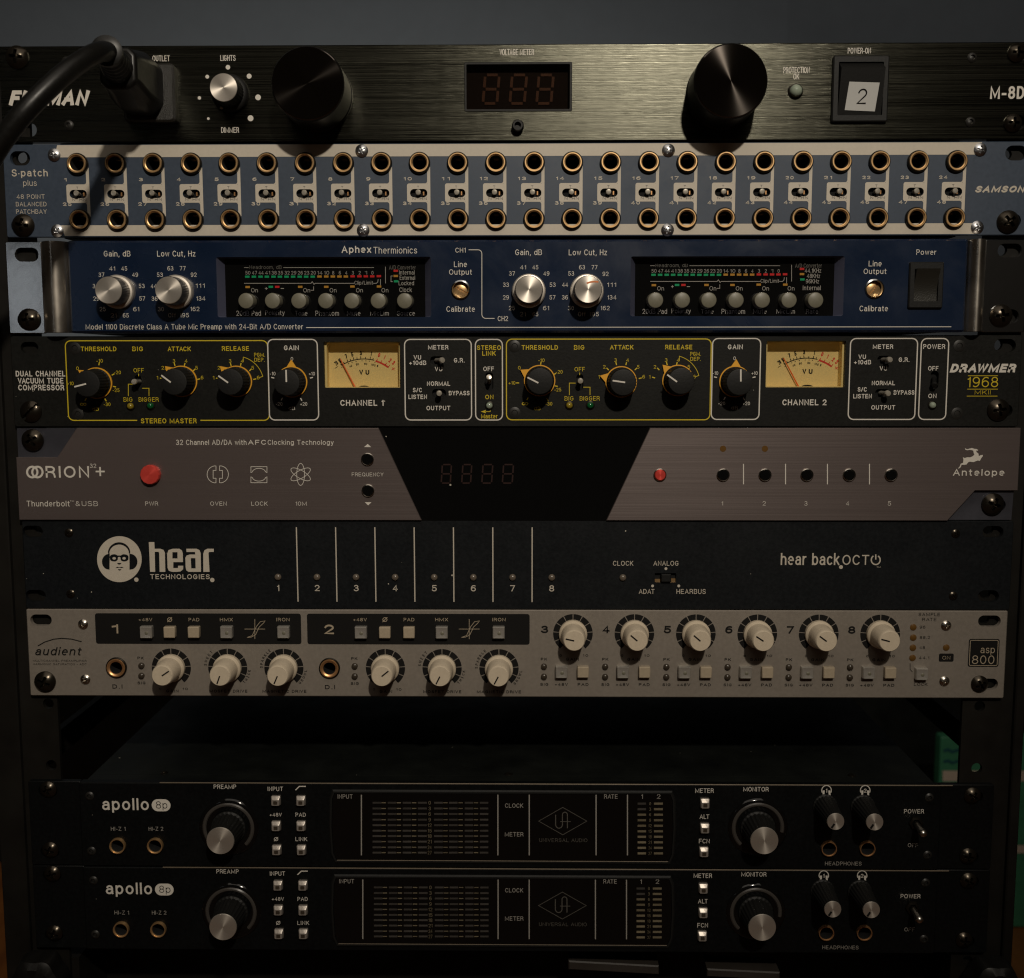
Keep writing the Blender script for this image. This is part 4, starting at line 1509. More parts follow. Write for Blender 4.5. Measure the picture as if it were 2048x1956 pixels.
tilt = {2: (0, 0.45), 3: (0, 0.07), 4: (0.33, 0), 5: (0, 0.14), 6: (0, 0.17), 7: (-0.5, -0.25), 0: (0, 0), 1: (0, 0)}
mb = MB().use(M['void'])
mb.box(-4, 4, 2.7, 3.2, -5, 5)
bk = mesh_of(mb, 'toggle_switch')
for i, (fr, x, y, k) in enumerate(tog):
    a_, b_ = P(fr, x, y)
    s = part('toggle_switch', bk, u, (a_, 0, b_))
    tz, tx_ = tilt[i]
    part('lever', lvb if i == 7 else lv, s, (a_, 1.0, b_ + (0.6 if k == 'r' else 0)), (-tz * 1.0, 0, tx_ * 1.0))
for fr, x, y, m_ in (('D', 734, 988, 'ledyel'), ('D', 846, 986, 'ledgrn'), ('E', 1287, 984, 'ledyel'), ('E', 1404, 984, 'ledgrn'), ('E', 838, 985, 'ledclear'), ('F', 1449, 983, 'ledclear')):
    mb = MB().use(M['nut'])
    mb.lathe([(2.2, 0), (2.1, -0.4), (1.6, -0.5)], 24)
    a_, b_ = P(fr, x, y)
    r = part('indicator', mesh_of(mb, 'indicator'), u, (a_, 0, b_))
    mb = MB().use(M[m_])
    mb.lathe([(1.6, 0), (1.55, -1.0), (1.1, -1.7), (0, -2.0)], 24)
    part('lens', mesh_of(mb, 'lens', 60), r, (a_, 0, b_))
for fr, x, y in (('D', 413, 663), ('D', 430, 1035), ('E', 980, 652), ('E', 980, 1027), ('F', 1608, 650), ('F', 1595, 1030)):
    screw('hex', u, fr, x, y)
screw('slit', u, 'D', 168, 1020)
screw('rack', u, 'F', 1825, 1010)
# needle meters
for fr, (p, q) in zip('VU', VUW):
    YV = 8.5
    mb = MB().use(M['dial'])
    mb.box(p[0] - 3, q[0] + 3, YV, YV + 1, q[1] - 3, p[1] + 3)
    vu = part('needle_meter', mb, u)
    mb = MB().use(M['dial'])
    inn = rrect(p[0] + 1.0, q[0] - 0.9, q[1] + 0.3, p[1] - 0.5, 0.3, 2)
    mb.prism(rrect(p[0] - 0.5, q[0] + 0.5, q[1] - 0.5, p[1] + 0.5, 0.2, 2), YV - 0.05, 2.7, 0, [inn])
    part('frame', mb, vu)
    yy = YV - 0.1
    B = MB().use(M['dark'])
    R = MB().use(M['red'])
    cx, cy, rr = 955, 1330, 917

    def ap(a_, r_):
        t = math.radians(a_)
        return (cx + r_ * math.sin(t), cy - r_ * math.cos(t))
    line(B, fr, [ap(t, rr) for t in np.linspace(-32, 14.5, 20)], 0.40, yy)
    line(R, fr, [ap(t, rr - 8) for t in np.linspace(16.5, 36.5, 10)], 0.8, yy)
    for s, t, big in (('20', -36, 1), ('10', -30.5, 1), ('7', -21.5, 1), ('5', -14, 1), ('3', -3.5, 1), ('1', 9, 1)):
        p_ = ap(t, rr + 130 - (25 if s in ('20', '10') else 0))
        T(B, s, fr, p_[0], p_[1], 66 if len(s) > 1 else (22 if s == '1' else 46), 96, b=0.10, rot=-math.radians(t), Y=yy)
    for t in (-32, -27.5, -22, -18, -13.5, -9, -4, 2.5, 8.7, 12.5):
        line(B, fr, [ap(t, rr), ap(t, rr + (60 if t in (-22, -13.5, -4, 8.7) else 42))], 0.36, yy)
    for s, t in (('0', 18.5), ('1', 25.5), ('2', 33), ('3', 38)):
        p_ = ap(t, rr + 140)
        T(R, s, fr, p_[0], p_[1], 22 if s == '1' else 46, 96, b=0.11, rot=-math.radians(t), Y=yy)
    for t in (18, 24, 31, 36):
        line(R, fr, [ap(t, rr), ap(t, rr + 52)], 0.36, yy)
    for s, t in (('40', -20.5), ('60', -10), ('80', 3), ('100', 15), ('%', 21.5)):
        p_ = ap(t, rr - 105 + (8 if s == '%' else 0))
        T(B, s, fr, p_[0], p_[1], 32 * len(s), 48, b=0.05, rot=-math.radians(t), Y=yy)
    for t in (-33, -22, -17, -11, -2.5, 3, 8, 16):
        p_ = ap(t, rr - 40)
        dot(B, fr, p_[0], p_[1], 11, yy, 8)
    T(B, 'V', fr, 898, 705, 84, 108, b=0.09, Y=yy)
    T(B, 'U', fr, 1035, 705, 84, 108, b=0.09, Y=yy)
    line(B, fr, [(320, 620), (390, 578)], 0.25, yy)
    line(R, fr, [(1565, 655), (1635, 605)], 0.3, yy)
    line(R, fr, [(1575, 600), (1625, 660)], 0.3, yy - 0.02)
    B.flat([P(fr, 960 + 135 * math.cos(t), 1050 - 55 * math.sin(t), yy) for t in np.linspace(0, PI, 16)], yy)
    part('scale', B, vu)
    part('red_scale', R, vu)
    mb = MB().use(M['needle'])
    e0, e1 = P(fr, 445, 415, 7.0), P(fr, 775, 1045, 7.0)
    mb.tube([(e0[0], 7.0, e0[1]), (e1[0], 7.0, e1[1])], [0.24, 0.34], 8)
    part('needle', mb, vu)
    mb = MB().use(M['pane'])
    mb.box(p[0], q[0], 0.5, 1.1, q[1], p[1])
    part('pane', mb, vu)

# ------------------------------------------------------------------ 5 digital converter
zt, zb = RZ['ori']
u = unit('audio_converter', 'taupe metal digital converter with a black slanted centre and red power button', 'audio converter', zt, zb)
YO = -1.5
mb = MB().use(M['glossblack'])
mb.prism(rrect(-120, 120, zb - 0.4, zt + 0.1, 0.3, 2), 3, 0, 0)
part('display_panel', mb, u)
XL, XR = -241.0, 242.0
p1, p2 = P('H', 215, 17, YO), P('H', 457, 532, YO)
nA, nB, nC = P('G', 430, 25, YO), P('G', 320, 182, YO), P('G', 90, 182, YO)
rb0, rb1 = P('H', 1740, 15, YO), P('H', 1495, 532, YO)
r0, r1, r2 = P('I', 1535, 528, YO), P('I', 1690, 368, YO), P('I', 1912, 366, YO)
bt = [('G', 838, 280, 4.6), ]
pl = MB().use(M['orion'])
pl.prism([(XL, zb), (p2[0], zb), (p1[0], zt), (nA[0], zt), (nB[0], nB[1]), (XL, nB[1])], 2.6, YO, 0.25)
part('faceplate', pl, u)
pl = MB().use(M['orion'])
pl.prism([(rb1[0], zb), (r0[0], zb), (r1[0], r1[1]), (XR, r1[1]), (XR, zt), (rb0[0], zt)], 2.6, YO, 0.25)
part('faceplate', pl, u)
pl = MB().use(M['orionear'])
sc = P('G', 178, 88)
pl.prism([(XL + 0.2, nB[1] - 1), (nB[0] + 1, nB[1] - 1), (nA[0] + 1, zt - .2), (XL + .2, zt - .2)], 3.2, 0.6, 0, [slot(sc[0] - 0.5, sc[1] + 0.4, 9, 6)])
part('ear', pl, u)
pl = MB().use(M['orionear'])
sc = P('I', 1800, 450)
pl.prism([(r0[0] - 1, zb + .2), (XR - 1.5, zb + .2), (XR - 1.0, r1[1] + 1), (r1[0] - 1, r1[1] + 1)], 3.2, 0.6, 0, [slot(sc[0] + 0.5, sc[1], 10, 6)])
part('ear', pl, u)
YT = YO - 0.12
g5 = dict(Y=YT)
L = MB().use(M['ink'])
T(L, '32 Channel AD/DA with', 'G', 1185, 97, 396, 30, b=0.014, **g5)
T(L, 'AFC', 'G', 1442, 97, 100, 27, b=0.035, **g5)
T(L, 'Clocking Technology', 'G', 1687, 100, 370, 34, b=0.014, **g5)
T(L, 'Thunderbolt', 'G', 270, 441, 242, 32, b=0.012, **g5)
T(L, 'TM', 'G', 404, 427, 22, 9, b=0.02, **g5)
T(L, '&', 'G', 436, 441, 24, 27, b=0.0, **g5)
T(L, 'USB', 'G', 504, 441, 90, 28, b=0.0, **g5)
for s, x, w_ in (('PWR', 851, 72), ('OVEN', 1226, 92), ('LOCK', 1456, 92), ('10M', 1690, 62)):
    T(L, s, 'G', x, 441, w_, 23, b=0.006, **g5)
T(L, 'FREQUENCY', 'H', 155, 278, 178, 22, b=0.006, **g5)
L.flat([P('H', 135, 124, YT), P('H', 175, 124, YT), P('H', 155, 106, YT)], YT)
L.flat([P('H', 139, 433, YT), P('H', 177, 433, YT), P('H', 158, 451, YT)], YT)
# pictograms: oven, lock, atom
for sg in (-1, 1):
    c = (1222, 277)
    loop = [(c[0] + sg * 10, c[1] - 47), (c[0] + sg * 10, c[1] - 22), (c[0] + sg * 26, c[1] - 22), (c[0] + sg * 26, c[1] + 22), (c[0] + sg * 10, c[1] + 22), (c[0] + sg * 10, c[1] + 47)]
    loop += [(c[0] + sg * (12 + 48 * math.sin(t)), c[1] + 48 * math.cos(t)) for t in np.linspace(0.15, PI - 0.15, 12)]
    line(L, 'G', loop, 0.28, YT, True)
for sg in (-1, 1):
    c = (1453, 279)
    loop = [(c[0] - 45, c[1] + sg * 45), (c[0] + 45, c[1] + sg * 45), (c[0] + 45, c[1] + sg * 12)]
    loop += [(c[0] + 38 * math.sin(t) * 1.0, c[1] + sg * (12 + 24 * math.cos(t) * 1.0)) for t in np.linspace(1.4, -1.4, 9)]
    loop += [(c[0] - 45, c[1] + sg * 12)]
    line(L, 'G', loop, 0.28, YT, True)
for a_ in (0, 60, 120):
    t0 = math.radians(a_)
    pts = []
    for t in np.linspace(0, 2 * PI, 25)[:-1]:
        x, y = 22 * math.cos(t), 62 * math.sin(t)
        pts.append((1687 + x * math.cos(t0) - y * math.sin(t0), 277 + x * math.sin(t0) + y * math.cos(t0)))
    line(L, 'G', pts, 0.26, YT - 0.01 * a_ / 60, True)
for i, x in enumerate((271, 506, 740, 974, 1209)):
    T(L, str(i + 1), 'I', x, 440, 8 if i == 0 else 18, 24, b=0.0, **g5)
for x in (390, 626, 861, 1097):
    line(L, 'I', [(x, 218), (x, 333)], 0.45, YT)
printed('lettering', L, u)
L = MB().use(M['ink'])
for cx in (181, 210):
    for (r_, w_) in ((30, 0),):
        line(L, 'G', [(cx + 29 * math.cos(t), 264 + 30 * math.sin(t)) for t in np.linspace(0, 2 * PI, 25)[:-1]], 1.0, YT - 0.03 - 0.02 * (cx > 190), True)
T(L, 'RION', 'G', 378, 263, 244, 66, b=0.035, **g5)
T(L, '32', 'G', 522, 229, 36, 24, b=0.01, **g5)
T(L, '+', 'G', 562, 261, 52, 52, b=0.0, **g5)
T(L, 'Antelope', 'I', 1710, 270, 288, 46, b=0.035, **g5)
deer = [(490, 105), (560, 140), (640, 118), (720, 98), (800, 125), (870, 130), (925, 165), (900, 190), (855, 180), (865, 230), (930, 280), (945, 365), (1000, 335), (1075, 322),
        (1070, 370), (1030, 420), (975, 520), (905, 505), (770, 560), (650, 545), (590, 570), (540, 640), (420, 650), (380, 640), (355, 720), (290, 770), (262, 765), (320, 700), (350, 615), (430, 580),
        (440, 480), (420, 400), (480, 425), (580, 400), (660, 405), (740, 370), (800, 320), (775, 260), (760, 180), (650, 160), (560, 172), (500, 150)]
L.flat([P('W', x, y, YT) for x, y in deer], YT)
printed('logo', L, u)
L = MB().use(M['segdim'])
for x0, x1 in ((568, 618), (683, 732), (796, 850), (911, 966)):
    p, q = P('H', x0, 326, -0.15), P('H', x1, 222, -0.15)
    seven(L, p[0], q[0], p[1], q[1], -0.15, 0.7, 0.07)
printed('digits', L, u)
mb = MB().use(M['redbtn'])
mb.lathe([(4.8, 0), (4.8, -2.2), (4.4, -3.0), (0, -3.3)], 14)
a_, b_ = P('G', 838, 280, YO - 3)
part('power_button', mesh_of(mb, 'power_button', 12), u, (a_, YO, b_))
mb = MB().use(M['redbtn'])
mb.lathe([(2.5, 0), (2.5, -1.6), (2.2, -1.9), (0, -1.9)], 28)
rim = MB().use(M['steel'])
rim.lathe([(3.1, 0), (3.1, -0.7), (2.8, -0.9), (2.5, -0.7)], 28)
rimm = mesh_of(rim, 'rim', 30)
a_, b_ = P('H', 1795, 280, YO)
o = part('red_button', mesh_of(mb, 'red_button', 20), u, (a_, YO, b_))
part('rim', rimm, o, (a_, YO, b_))
mb = MB().use(M['glossblack'])
mb.lathe([(2.5, 0), (2.5, -1.2), (2.2, -1.5), (0, -1.5)], 28)
pbm = mesh_of(mb, 'push_button', 20)
for fr, x, y in (('H', 155, 192), ('H', 158, 368), ('I', 275, 280), ('I', 510, 280), ('I', 745, 280), ('I', 982, 280), ('I', 1217, 280)):
    a_, b_ = P(fr, x, y, YO)
    o = part('push_button', pbm, u, (a_, YO, b_))
    part('rim', rimm, o, (a_, YO, b_))
mb0 = MB().use(M['ledamber'])
mb0.lathe([(1.5, 0), (1.5, -0.08), (0, -0.08)], 20)
ldm = mesh_of(mb0, 'indicator')
for x in (275, 510):
    a_, b_ = P('I', x, 133, YO)
    part('indicator', ldm, u, (a_, YO, b_))
screw('rack', u, 'G', 178, 85, 0)
screw('rack', u, 'I', 1795, 445, 0)

# ------------------------------------------------------------------ 6 headphone hub
zt, zb = RZ['hea']
u = unit('headphone_hub', 'blue black headphone hub with a bald headphone face emblem and eight numbered lamps', 'headphone hub', zt, zb)
pl = MB().use(M['blackblue'])
swc = P('H', 1826, 857)
pl.prism(rrect(-240.5, 241.5, zb, zt, 1.0, 3), 2.6, 0, 0.3,
         [slot(*P('G', 183, 598), 10, 5.8), slot(*P('G', 200, 958), 10, 5.8), slot(*P('I', 1790, 600), 10, 5.8), slot(*P('I', 1765, 960), 10, 5.8), rrect(swc[0] - 5.2, swc[0] + 5.2, swc[1] - 2.3, swc[1] + 2.3, 0.3, 2)])
part('faceplate', pl, u)
L = MB().use(M['cream'])
LX = [('G', 1560), ('G', 1778), ('H', 92), ('H', 309), ('H', 529), ('H', 748), ('H', 968), ('H', 1188)]
xs_ = [P(f, x, 853)[0] for f, x in LX]
xa, xb = xs_[0], xs_[-1]
for i in range(8):
    x = xa + (xb - xa) * i / 7
    letter(L, str(i + 1), x, P('H', 900, 916)[1], S('H', 12 if i == 0 else 28), S('H', 36), -0.12, 0.03)
    if i < 7:
        xl = P('G', 1668, 780)[0] + (P('H', 1078, 780)[0] - P('G', 1668, 780)[0]) * i / 6
        L.stroke([(xl, P('H', 600, 574)[1]), (xl, P('H', 600, 992)[1])], 0.55, -0.12)
T(L, 'CLOCK', 'H', 1589, 776, 114, 27)
T(L, 'ANALOG', 'H', 1829, 776, 140, 27)
T(L, 'ADAT', 'H', 1721, 934, 88, 27)
T(L, 'HEARBUS', 'I', 96, 934, 164, 27)
for x, y in ((1829, 806), (1754, 903), (1901, 903)):
    dot(L, 'H', x, y, 8)
printed('lettering', L, u)
L = MB().use(M['cream'])
# emblem: disc with a headphone and a face cut out of it
c, rx, rz = (445, 440), 337, 347
outer = [P('X', c[0] + rx * math.cos(t), c[1] - rz * math.sin(t)) for t in np.linspace(0, 2 * PI, 65)[:-1]]
head = [(295, 600)] + [(290 - 112 * math.sin(t) * 0.98, 480 + 120 * math.cos(t)) for t in np.linspace(0.35, PI - 0.15, 12)] + [(275, 350)] + \
       [(440 - 170 * math.cos(t), 350 - 165 * math.sin(t)) for t in np.linspace(0.1, PI - 0.1, 22)] + \
       [(600, 355)] + [(605 + 112 * math.sin(t), 480 - 120 * math.cos(t)) for t in np.linspace(0.15, PI - 0.35, 12)] + [(597, 600), (595, 360)] + \
       [(440 + 148 * math.cos(t), 355 - 135 * math.sin(t)) for t in np.linspace(0.05, PI - 0.05, 22)] + [(298, 360)]
L.flat(outer, -0.10)
dot(L, 'X', 700, 750, 34)
dot(L, 'X', 1847, 755, 34)
HEAR = [([(888, 182), (972, 182), (976, 283), (1060, 283), (1110, 300), (1132, 345), (1138, 632), (1052, 632), (1045, 345), (1035, 330), (978, 330), (985, 632), (908, 632)], None),
        ([(1250, 283), (1350, 283), (1390, 310), (1403, 360), (1405, 485), (1258, 485), (1258, 575), (1330, 575), (1330, 540), (1408, 540), (1408, 590), (1370, 625), (1320, 632), (1240, 632), (1190, 615), (1172, 570), (1165, 360), (1185, 305)],
         [(1245, 335), (1322, 335), (1322, 430), (1245, 430)]),
        ([(1455, 283), (1610, 283), (1655, 305), (1672, 350), (1678, 632), (1490, 632), (1455, 610), (1445, 560), (1440, 420), (1460, 385), (1510, 370), (1590, 370), (1588, 332), (1458, 332)],
         [(1522, 425), (1592, 425), (1596, 580), (1530, 580)]),
        ([(1712, 632), (1710, 360), (1730, 305), (1775, 283), (1870, 283), (1870, 330), (1800, 332), (1790, 350), (1806, 632)], None)]
for lp_, hl_ in HEAR:
    L.flat([P('X', x, y, -0.12) for x, y in lp_], -0.12, [[P('X', x, y, -0.12) for x, y in hl_]] if hl_ else ())
T(L, 'TECHNOLOGIES', 'X', 1358, 705, 900, 74, b=0.035)
T(L, 'hear back', 'I', 764, 752, 330, 68, b=0.015)
T(L, 'OCT', 'I', 1020, 757, 150, 56, b=0.012)
line(L, 'I', [(1132 + 25 * math.sin(t), 757 - 26 * math.cos(t)) for t in np.linspace(0.55, 2 * PI - 0.55, 20)], 0.62)
line(L, 'I', [(1132, 726), (1132, 755)], 0.62)
dot(L, 'I', 937, 797, 11)
T(L, 'TM', 'I', 1148, 797, 22, 9, b=0.01)
printed('logo', L, u)
D = MB().use(M['blackblue'])
D.flat([P('X', x, y, -0.14) for x, y in head], -0.14)
for sg in (-1, 1):
    ex = 440 + sg * 73
    D.flat([P('X', ex + 58 * math.cos(t) * (0.95 + .25 * (sg * math.cos(t) > 0)), 408 - 42 * math.sin(t) + (26 if math.sin(t) < -.3 else 0), -0.14) for t in np.linspace(0, 2 * PI, 20)[:-1]], -0.14)
    D.flat([P('X', x, y, -0.16) for x, y in ((440, 385), (440, 405), (440 + sg * 40, 415), (440 + sg * 40, 385))], -0.16)
D.flat([P('X', x, y, -0.14) for x, y in ((405, 498), (478, 498), (455, 522), (430, 522))], -0.14)
D.flat([P('X', x, y, -0.14) for x, y in ((385, 575), (410, 556), (445, 562), (485, 556), (512, 575), (450, 570))], -0.14)
D.flat([P('X', x, y, -0.14) for x, y in ((420, 592), (476, 592), (455, 612), (436, 612))], -0.14)
part('face_print', D, u)
E1 = MB().use(M['cream'])
for sg in (-1, 1):
    ex = 440 + sg * 73
    E1.flat([P('X', ex + sg * 2 + 26 * math.cos(t), 428 - 20 * math.sin(t), -0.19) for t in np.linspace(0, 2 * PI, 12)[:-1]], -0.19)
part('eye_print', E1, u)
mb = MB().use(M['ledhear'])
mb.lathe([(1.65, 0.3), (1.65, -0.6), (1.2, -1.2), (0, -1.5)], 20)
lm = mesh_of(mb, 'indicator', 50)
zl = P('H', 900, 855)[1]
for i in range(8):
    part('indicator', lm, u, (xa + (xb - xa) * i / 7, 0, zl))
part('indicator', lm, u, (P('H', 1587, 855)[0], 0, zl))
mb = MB().use(M['void'])
mb.box(-5.5, 5.5, 2.0, 2.5, -2.6, 2.6)
mb.use(M['brass'])
mb.box(-5.0, -2.4, 1.2, 1.9, -2.2, -0.9)
mb.box(2.6, 5.0, 1.2, 1.9, -2.2, -0.6)
s = part('slide_switch', mesh_of(mb, 'slide_switch'), u, (swc[0], 0, swc[1]))
mb = MB().use(M['plastic'])
mb.prism(rrect(-2.4, 2.4, -1.9, 2.0, 0.3, 2), 1.8, -1.8, 0.4)
part('actuator', mb, s, (swc[0] + 0.2, 0, swc[1]))
for fr, x, y in (('G', 380, 608), ('G', 390, 952), ('I', 1587, 612), ('I', 1573, 963)):
    screw('tiny', u, fr, x, y)

# ------------------------------------------------------------------ 7 eight channel preamp
zt, zb = RZ['aud']
u = unit('channel_preamp', 'beige eight channel preamp with twelve cream knobs and two black header boxes', 'preamp', zt, zb)
pl = MB().use(M['aud'])
AJ = [P('J', 655, 378), P('J', 1850, 381)]
pl.prism(rrect(-240.6, 240.9, zb, zt, 0.8, 3), 2.6, 0, 0.45,
         [slot(*P('J', 230, 112), 10.6, 5.6), slot(*P('J', 250, 465), 10.6, 5.8), slot(*P('L', 1770, 118), 11, 5.6), slot(*P('L', 1755, 472), 11, 5.6), circ(*AJ[0], 4.0), circ(*AJ[1], 4.0)])
part('faceplate', pl, u)
D = MB().use(M['dark'])
h0, h1 = P('J', 532, 74), P('J', 1692, 248)
D.flat(rrect(h0[0], h1[0], h1[1], h0[1], 1.2, 4), -0.06)
h2, h3 = P('J', 1722, 76), P('K', 1064, 251)
D.flat(rrect(h2[0], h3[0], h1[1], h0[1], 1.2, 4), -0.06)
T(D, 'audient', 'J', 328, 287, 262, 48, b=0.03, sh=0.2)
line(D, 'J', [(212, 258), (250, 236), (300, 220), (345, 215), (400, 219), (458, 234)], 0.5)
T(D, 'MULTICHANNEL PREAMPLIFIER', 'J', 335, 341, 300, 11, b=0.02)
T(D, 'HARMONIC SATURATION - ADC', 'J', 335, 360, 300, 11, b=0.02)
KX = [P('K', 1307 + 344.8 * i, 188)[0] for i in range(6)]
kz = P('K', 1480, 188)[1]
zz2 = P('K', 570, 383)[1]
DI = [P('J', 962, 378)[0], P('J', 1278, 378)[0], P('J', 1593, 378)[0], P('K', 255, 383)[0], P('K', 573, 383)[0], P('K', 892, 383)[0]]
dial = [(x, zz2) for x in DI] + [(x, kz) for x in KX]
KZ = S('K', 1)
for x, z in dial:
    for i in range(10):
        t0, t1 = math.radians(-142 + 28.4 * i + 1.3), math.radians(-142 + 28.4 * (i + 1) - 1.3)
        ts = np.linspace(t0, t1, 6)
        D.flat([(x + 113 * KZ * math.sin(t), z + 113 * KZ * math.cos(t)) for t in ts] + [(x + 78 * KZ * math.sin(t), z + 78 * KZ * math.cos(t)) for t in ts[::-1]], -0.07)


def arc_text(mb, s, x, z, r, a0, a1, h, flip=False):
    n = len(s)
    for i, ch in enumerate(s):
        t = math.radians(a0 + (a1 - a0) * i / max(1, n - 1))
        letter(mb, ch, x + r * math.sin(t), z + r * math.cos(t), None if ch != 'I' else h * .25, h, -0.12, 0.04, 0.0, -t + (PI if flip else 0))


for k in (1, 4):
    arc_text(D, 'SWEET', DI[k], zz2, 130 * KZ, -82, -45, 16 * KZ)
    arc_text(D, 'THICK', DI[k], zz2, 126 * KZ, 132, 98, 16 * KZ, True)
    arc_text(D, 'SPARKLE', DI[k + 1], zz2, 130 * KZ, -88, -38, 16 * KZ)
    arc_text(D, 'GROWL', DI[k + 1], zz2, 126 * KZ, 134, 98, 16 * KZ, True)
zg = P('K', 570, 514)[1]
for k in (0, 3):
    letter(D, 'GAIN', DI[k] + 1 * KZ, zg, 72 * KZ, 17 * KZ, -0.12, 0.055)
    letter(D, '0', DI[k] - 68 * KZ, P('K', 570, 502)[1], 12 * KZ, 14 * KZ, -0.12, 0.05)
    letter(D, '10', DI[k] + 76 * KZ, P('K', 570, 502)[1], 30 * KZ, 14 * KZ, -0.12, 0.05)
    letter(D, 'MOSFET DRIVE', DI[k + 1], zg, 220 * KZ, 17 * KZ, -0.12, 0.055)
    letter(D, 'MAGNETIC DRIVE', DI[k + 2], zg, 254 * KZ, 17 * KZ, -0.12, 0.055)
for a_ in AJ:
    letter(D, 'D.I', a_[0], P('K', 300, 489)[1], 58 * KZ, 25 * KZ, -0.12, 0.055)
for fr, x in (('J', 792), ('K', 82)):
    xx = P(fr, x, 400)[0]
    letter(D, 'PK', xx, P('K', 82, 328)[1], 36 * KZ, 16 * KZ, -0.12, 0.055)
    letter(D, 'SIG', xx, P('K', 82, 468)[1], 46 * KZ, 16 * KZ, -0.12, 0.055)
zrow = {y: P('K', 1480, y)[1] for y in (311, 332, 474, 373, 430, 408, 405, 165)}
for i, x in enumerate(KX):
    letter(D, str(i + 3), x - 162 * KZ, zrow[165], 41 * KZ, 44 * KZ, -0.12, 0.075)
    letter(D, '0', x - 69 * KZ, zrow[311], 12 * KZ, 14 * KZ, -0.12, 0.05)
    letter(D, '10', x + 73 * KZ, zrow[311], 30 * KZ, 14 * KZ, -0.12, 0.05)
    letter(D, 'GAIN', x - 2 * KZ, zrow[332], 74 * KZ, 17 * KZ, -0.12, 0.055)
    letter(D, 'PK', x - 165 * KZ, zrow[332], 36 * KZ, 16 * KZ, -0.12, 0.055)
    letter(D, 'SIG', x - 163 * KZ, zrow[474], 46 * KZ, 16 * KZ, -0.12, 0.055)
    letter(D, '+48V', x - 65 * KZ, zrow[474], 76 * KZ, 17 * KZ, -0.12, 0.055)
    letter(D, 'PAD', x + 60 * KZ, zrow[474], 62 * KZ, 17 * KZ, -0.12, 0.055)
T(D, 'SAMPLE', 'L', 1433, 81, 120, 18, b=0.02)
T(D, 'RATE', 'L', 1433, 109, 80, 18, b=0.02)
for s, x, y, w_ in (('96', 1395, 152, 32), ('88.2', 1408, 210, 58), ('48', 1393, 267, 32), ('44.1', 1403, 324, 58)):
    T(D, s, 'L', x, y, w_, 16, b=0.025)
line(D, 'L', [(1325, 355), (1325, 390), (1338, 403)], 0.3)
T(D, 'LOCK', 'L', 1385, 473, 76, 17, b=0.025)
b0, b1 = P('L', 1487, 300), P('L', 1568, 346)
D.flat(rrect(b0[0], b1[0], b1[1], b0[1], 0.7, 3), -0.07)
b0, b1 = P('L', 1655, 218), P('L', 1820, 375)
D.flat(rrect(b0[0], b1[0], b1[1], b0[1], 1.0, 3), -0.07)
printed('lettering', D, u)
L = MB().use(M['beigebtn'])
L.stroke(rrect(b0[0] + .7, b1[0] - .7, b1[1] + .7, b0[1] - .7, 0.6, 3), 0.28, -0.12, True)
T(L, 'asp', 'L', 1760, 288, 80, 40, b=0.0)
T(L, '800', 'L', 1735, 335, 125, 48, b=0.0)
T(L, 'ON', 'L', 1528, 324, 44, 20, b=0.0)
T(L, '1', 'J', 645, 162, 36, 52, b=0.05)
T(L, '2', 'J', 1847, 165, 54, 54, b=0.05)
for fr, xs2 in (('J', (816, 952, 1088, 1270, 1430, 1588)), ('K', (112, 252, 387, 570, 725, 892))):
    for s, x, w_, h_ in zip(('+48V', 'Ø', 'PAD', 'HMX', None, 'IRON'), xs2, (76, 28, 60, 72, 0, 74), (18, 28, 19, 19, 0, 19)):
        if s:
            T(L, s, fr, x, 110, w_, h_, b=0.02)
    x = xs2[4]
    line(L, fr, [(x - 58, 163), (x + 58, 163)], 0.25)
    line(L, fr, [(x, 107), (x, 219)], 0.25, -0.13)
    line(L, fr, [(x - 47, 211), (x - 15, 200), (x + 8, 150), (x + 30, 122), (x + 58, 117), (x + 48, 130), (x + 24, 152), (x + 4, 195), (x - 20, 208), (x - 47, 211)], 0.25, -0.14)
printed('header_lettering', L, u)
JA = jack_meshes(4.6, 3.0, M['copper'], 1.6)
for a_ in AJ:
    jack(u, JA, a_[0], a_[1])


def block(w_, h_, d, m, name):
    mb = MB().use(m)
    mb.prism(rrect(-w_ / 2, w_ / 2, -h_ / 2, h_ / 2, 0.35, 2), 0, -d, 0.35)
    return mesh_of(mb, name, 40)


mb = MB().use(M['clearbtn'])
mb.sheet = False
lo = rrect(-2.95, 2.95, -2.95, 2.95, 0.35, 2)
hi = rrect(-2.6, 2.6, -2.6, 2.6, 0.35, 2)
n = len(lo)
mb.add([(x, 0, z) for x, z in lo] + [(x, -2.6, z) for x, z in lo] + [(x, -3.2, z) for x, z in hi] + [(0.3, -2.55, -0.3)],
       [(i + r * n, (i + 1) % n + r * n, (i + 1) % n + (r + 1) * n, i + (r + 1) * n) for r in range(2) for i in range(n)] +
       [(2 * n + i, 2 * n + (i + 1) % n, 3 * n) for i in range(n)])
cb = mesh_of(mb, 'clear_button', 12)
bb = block(5.5, 5.5, 3.0, M['beigebtn'], 'square_button')
core = MB().use(M['greybtn'])
core.lathe([(0.9, 0.3), (0.9, -0.4), (0.5, -0.6), (0, -0.6)], 16)
corem = mesh_of(core, 'lens')


def button(kind, x, z):
    o = part('clear_button' if kind else 'square_button', cb if kind else bb, u, (x, 0, z))
    if kind:
        part('lens', corem, o, (x + 0.3, -2.45, z - 0.3))


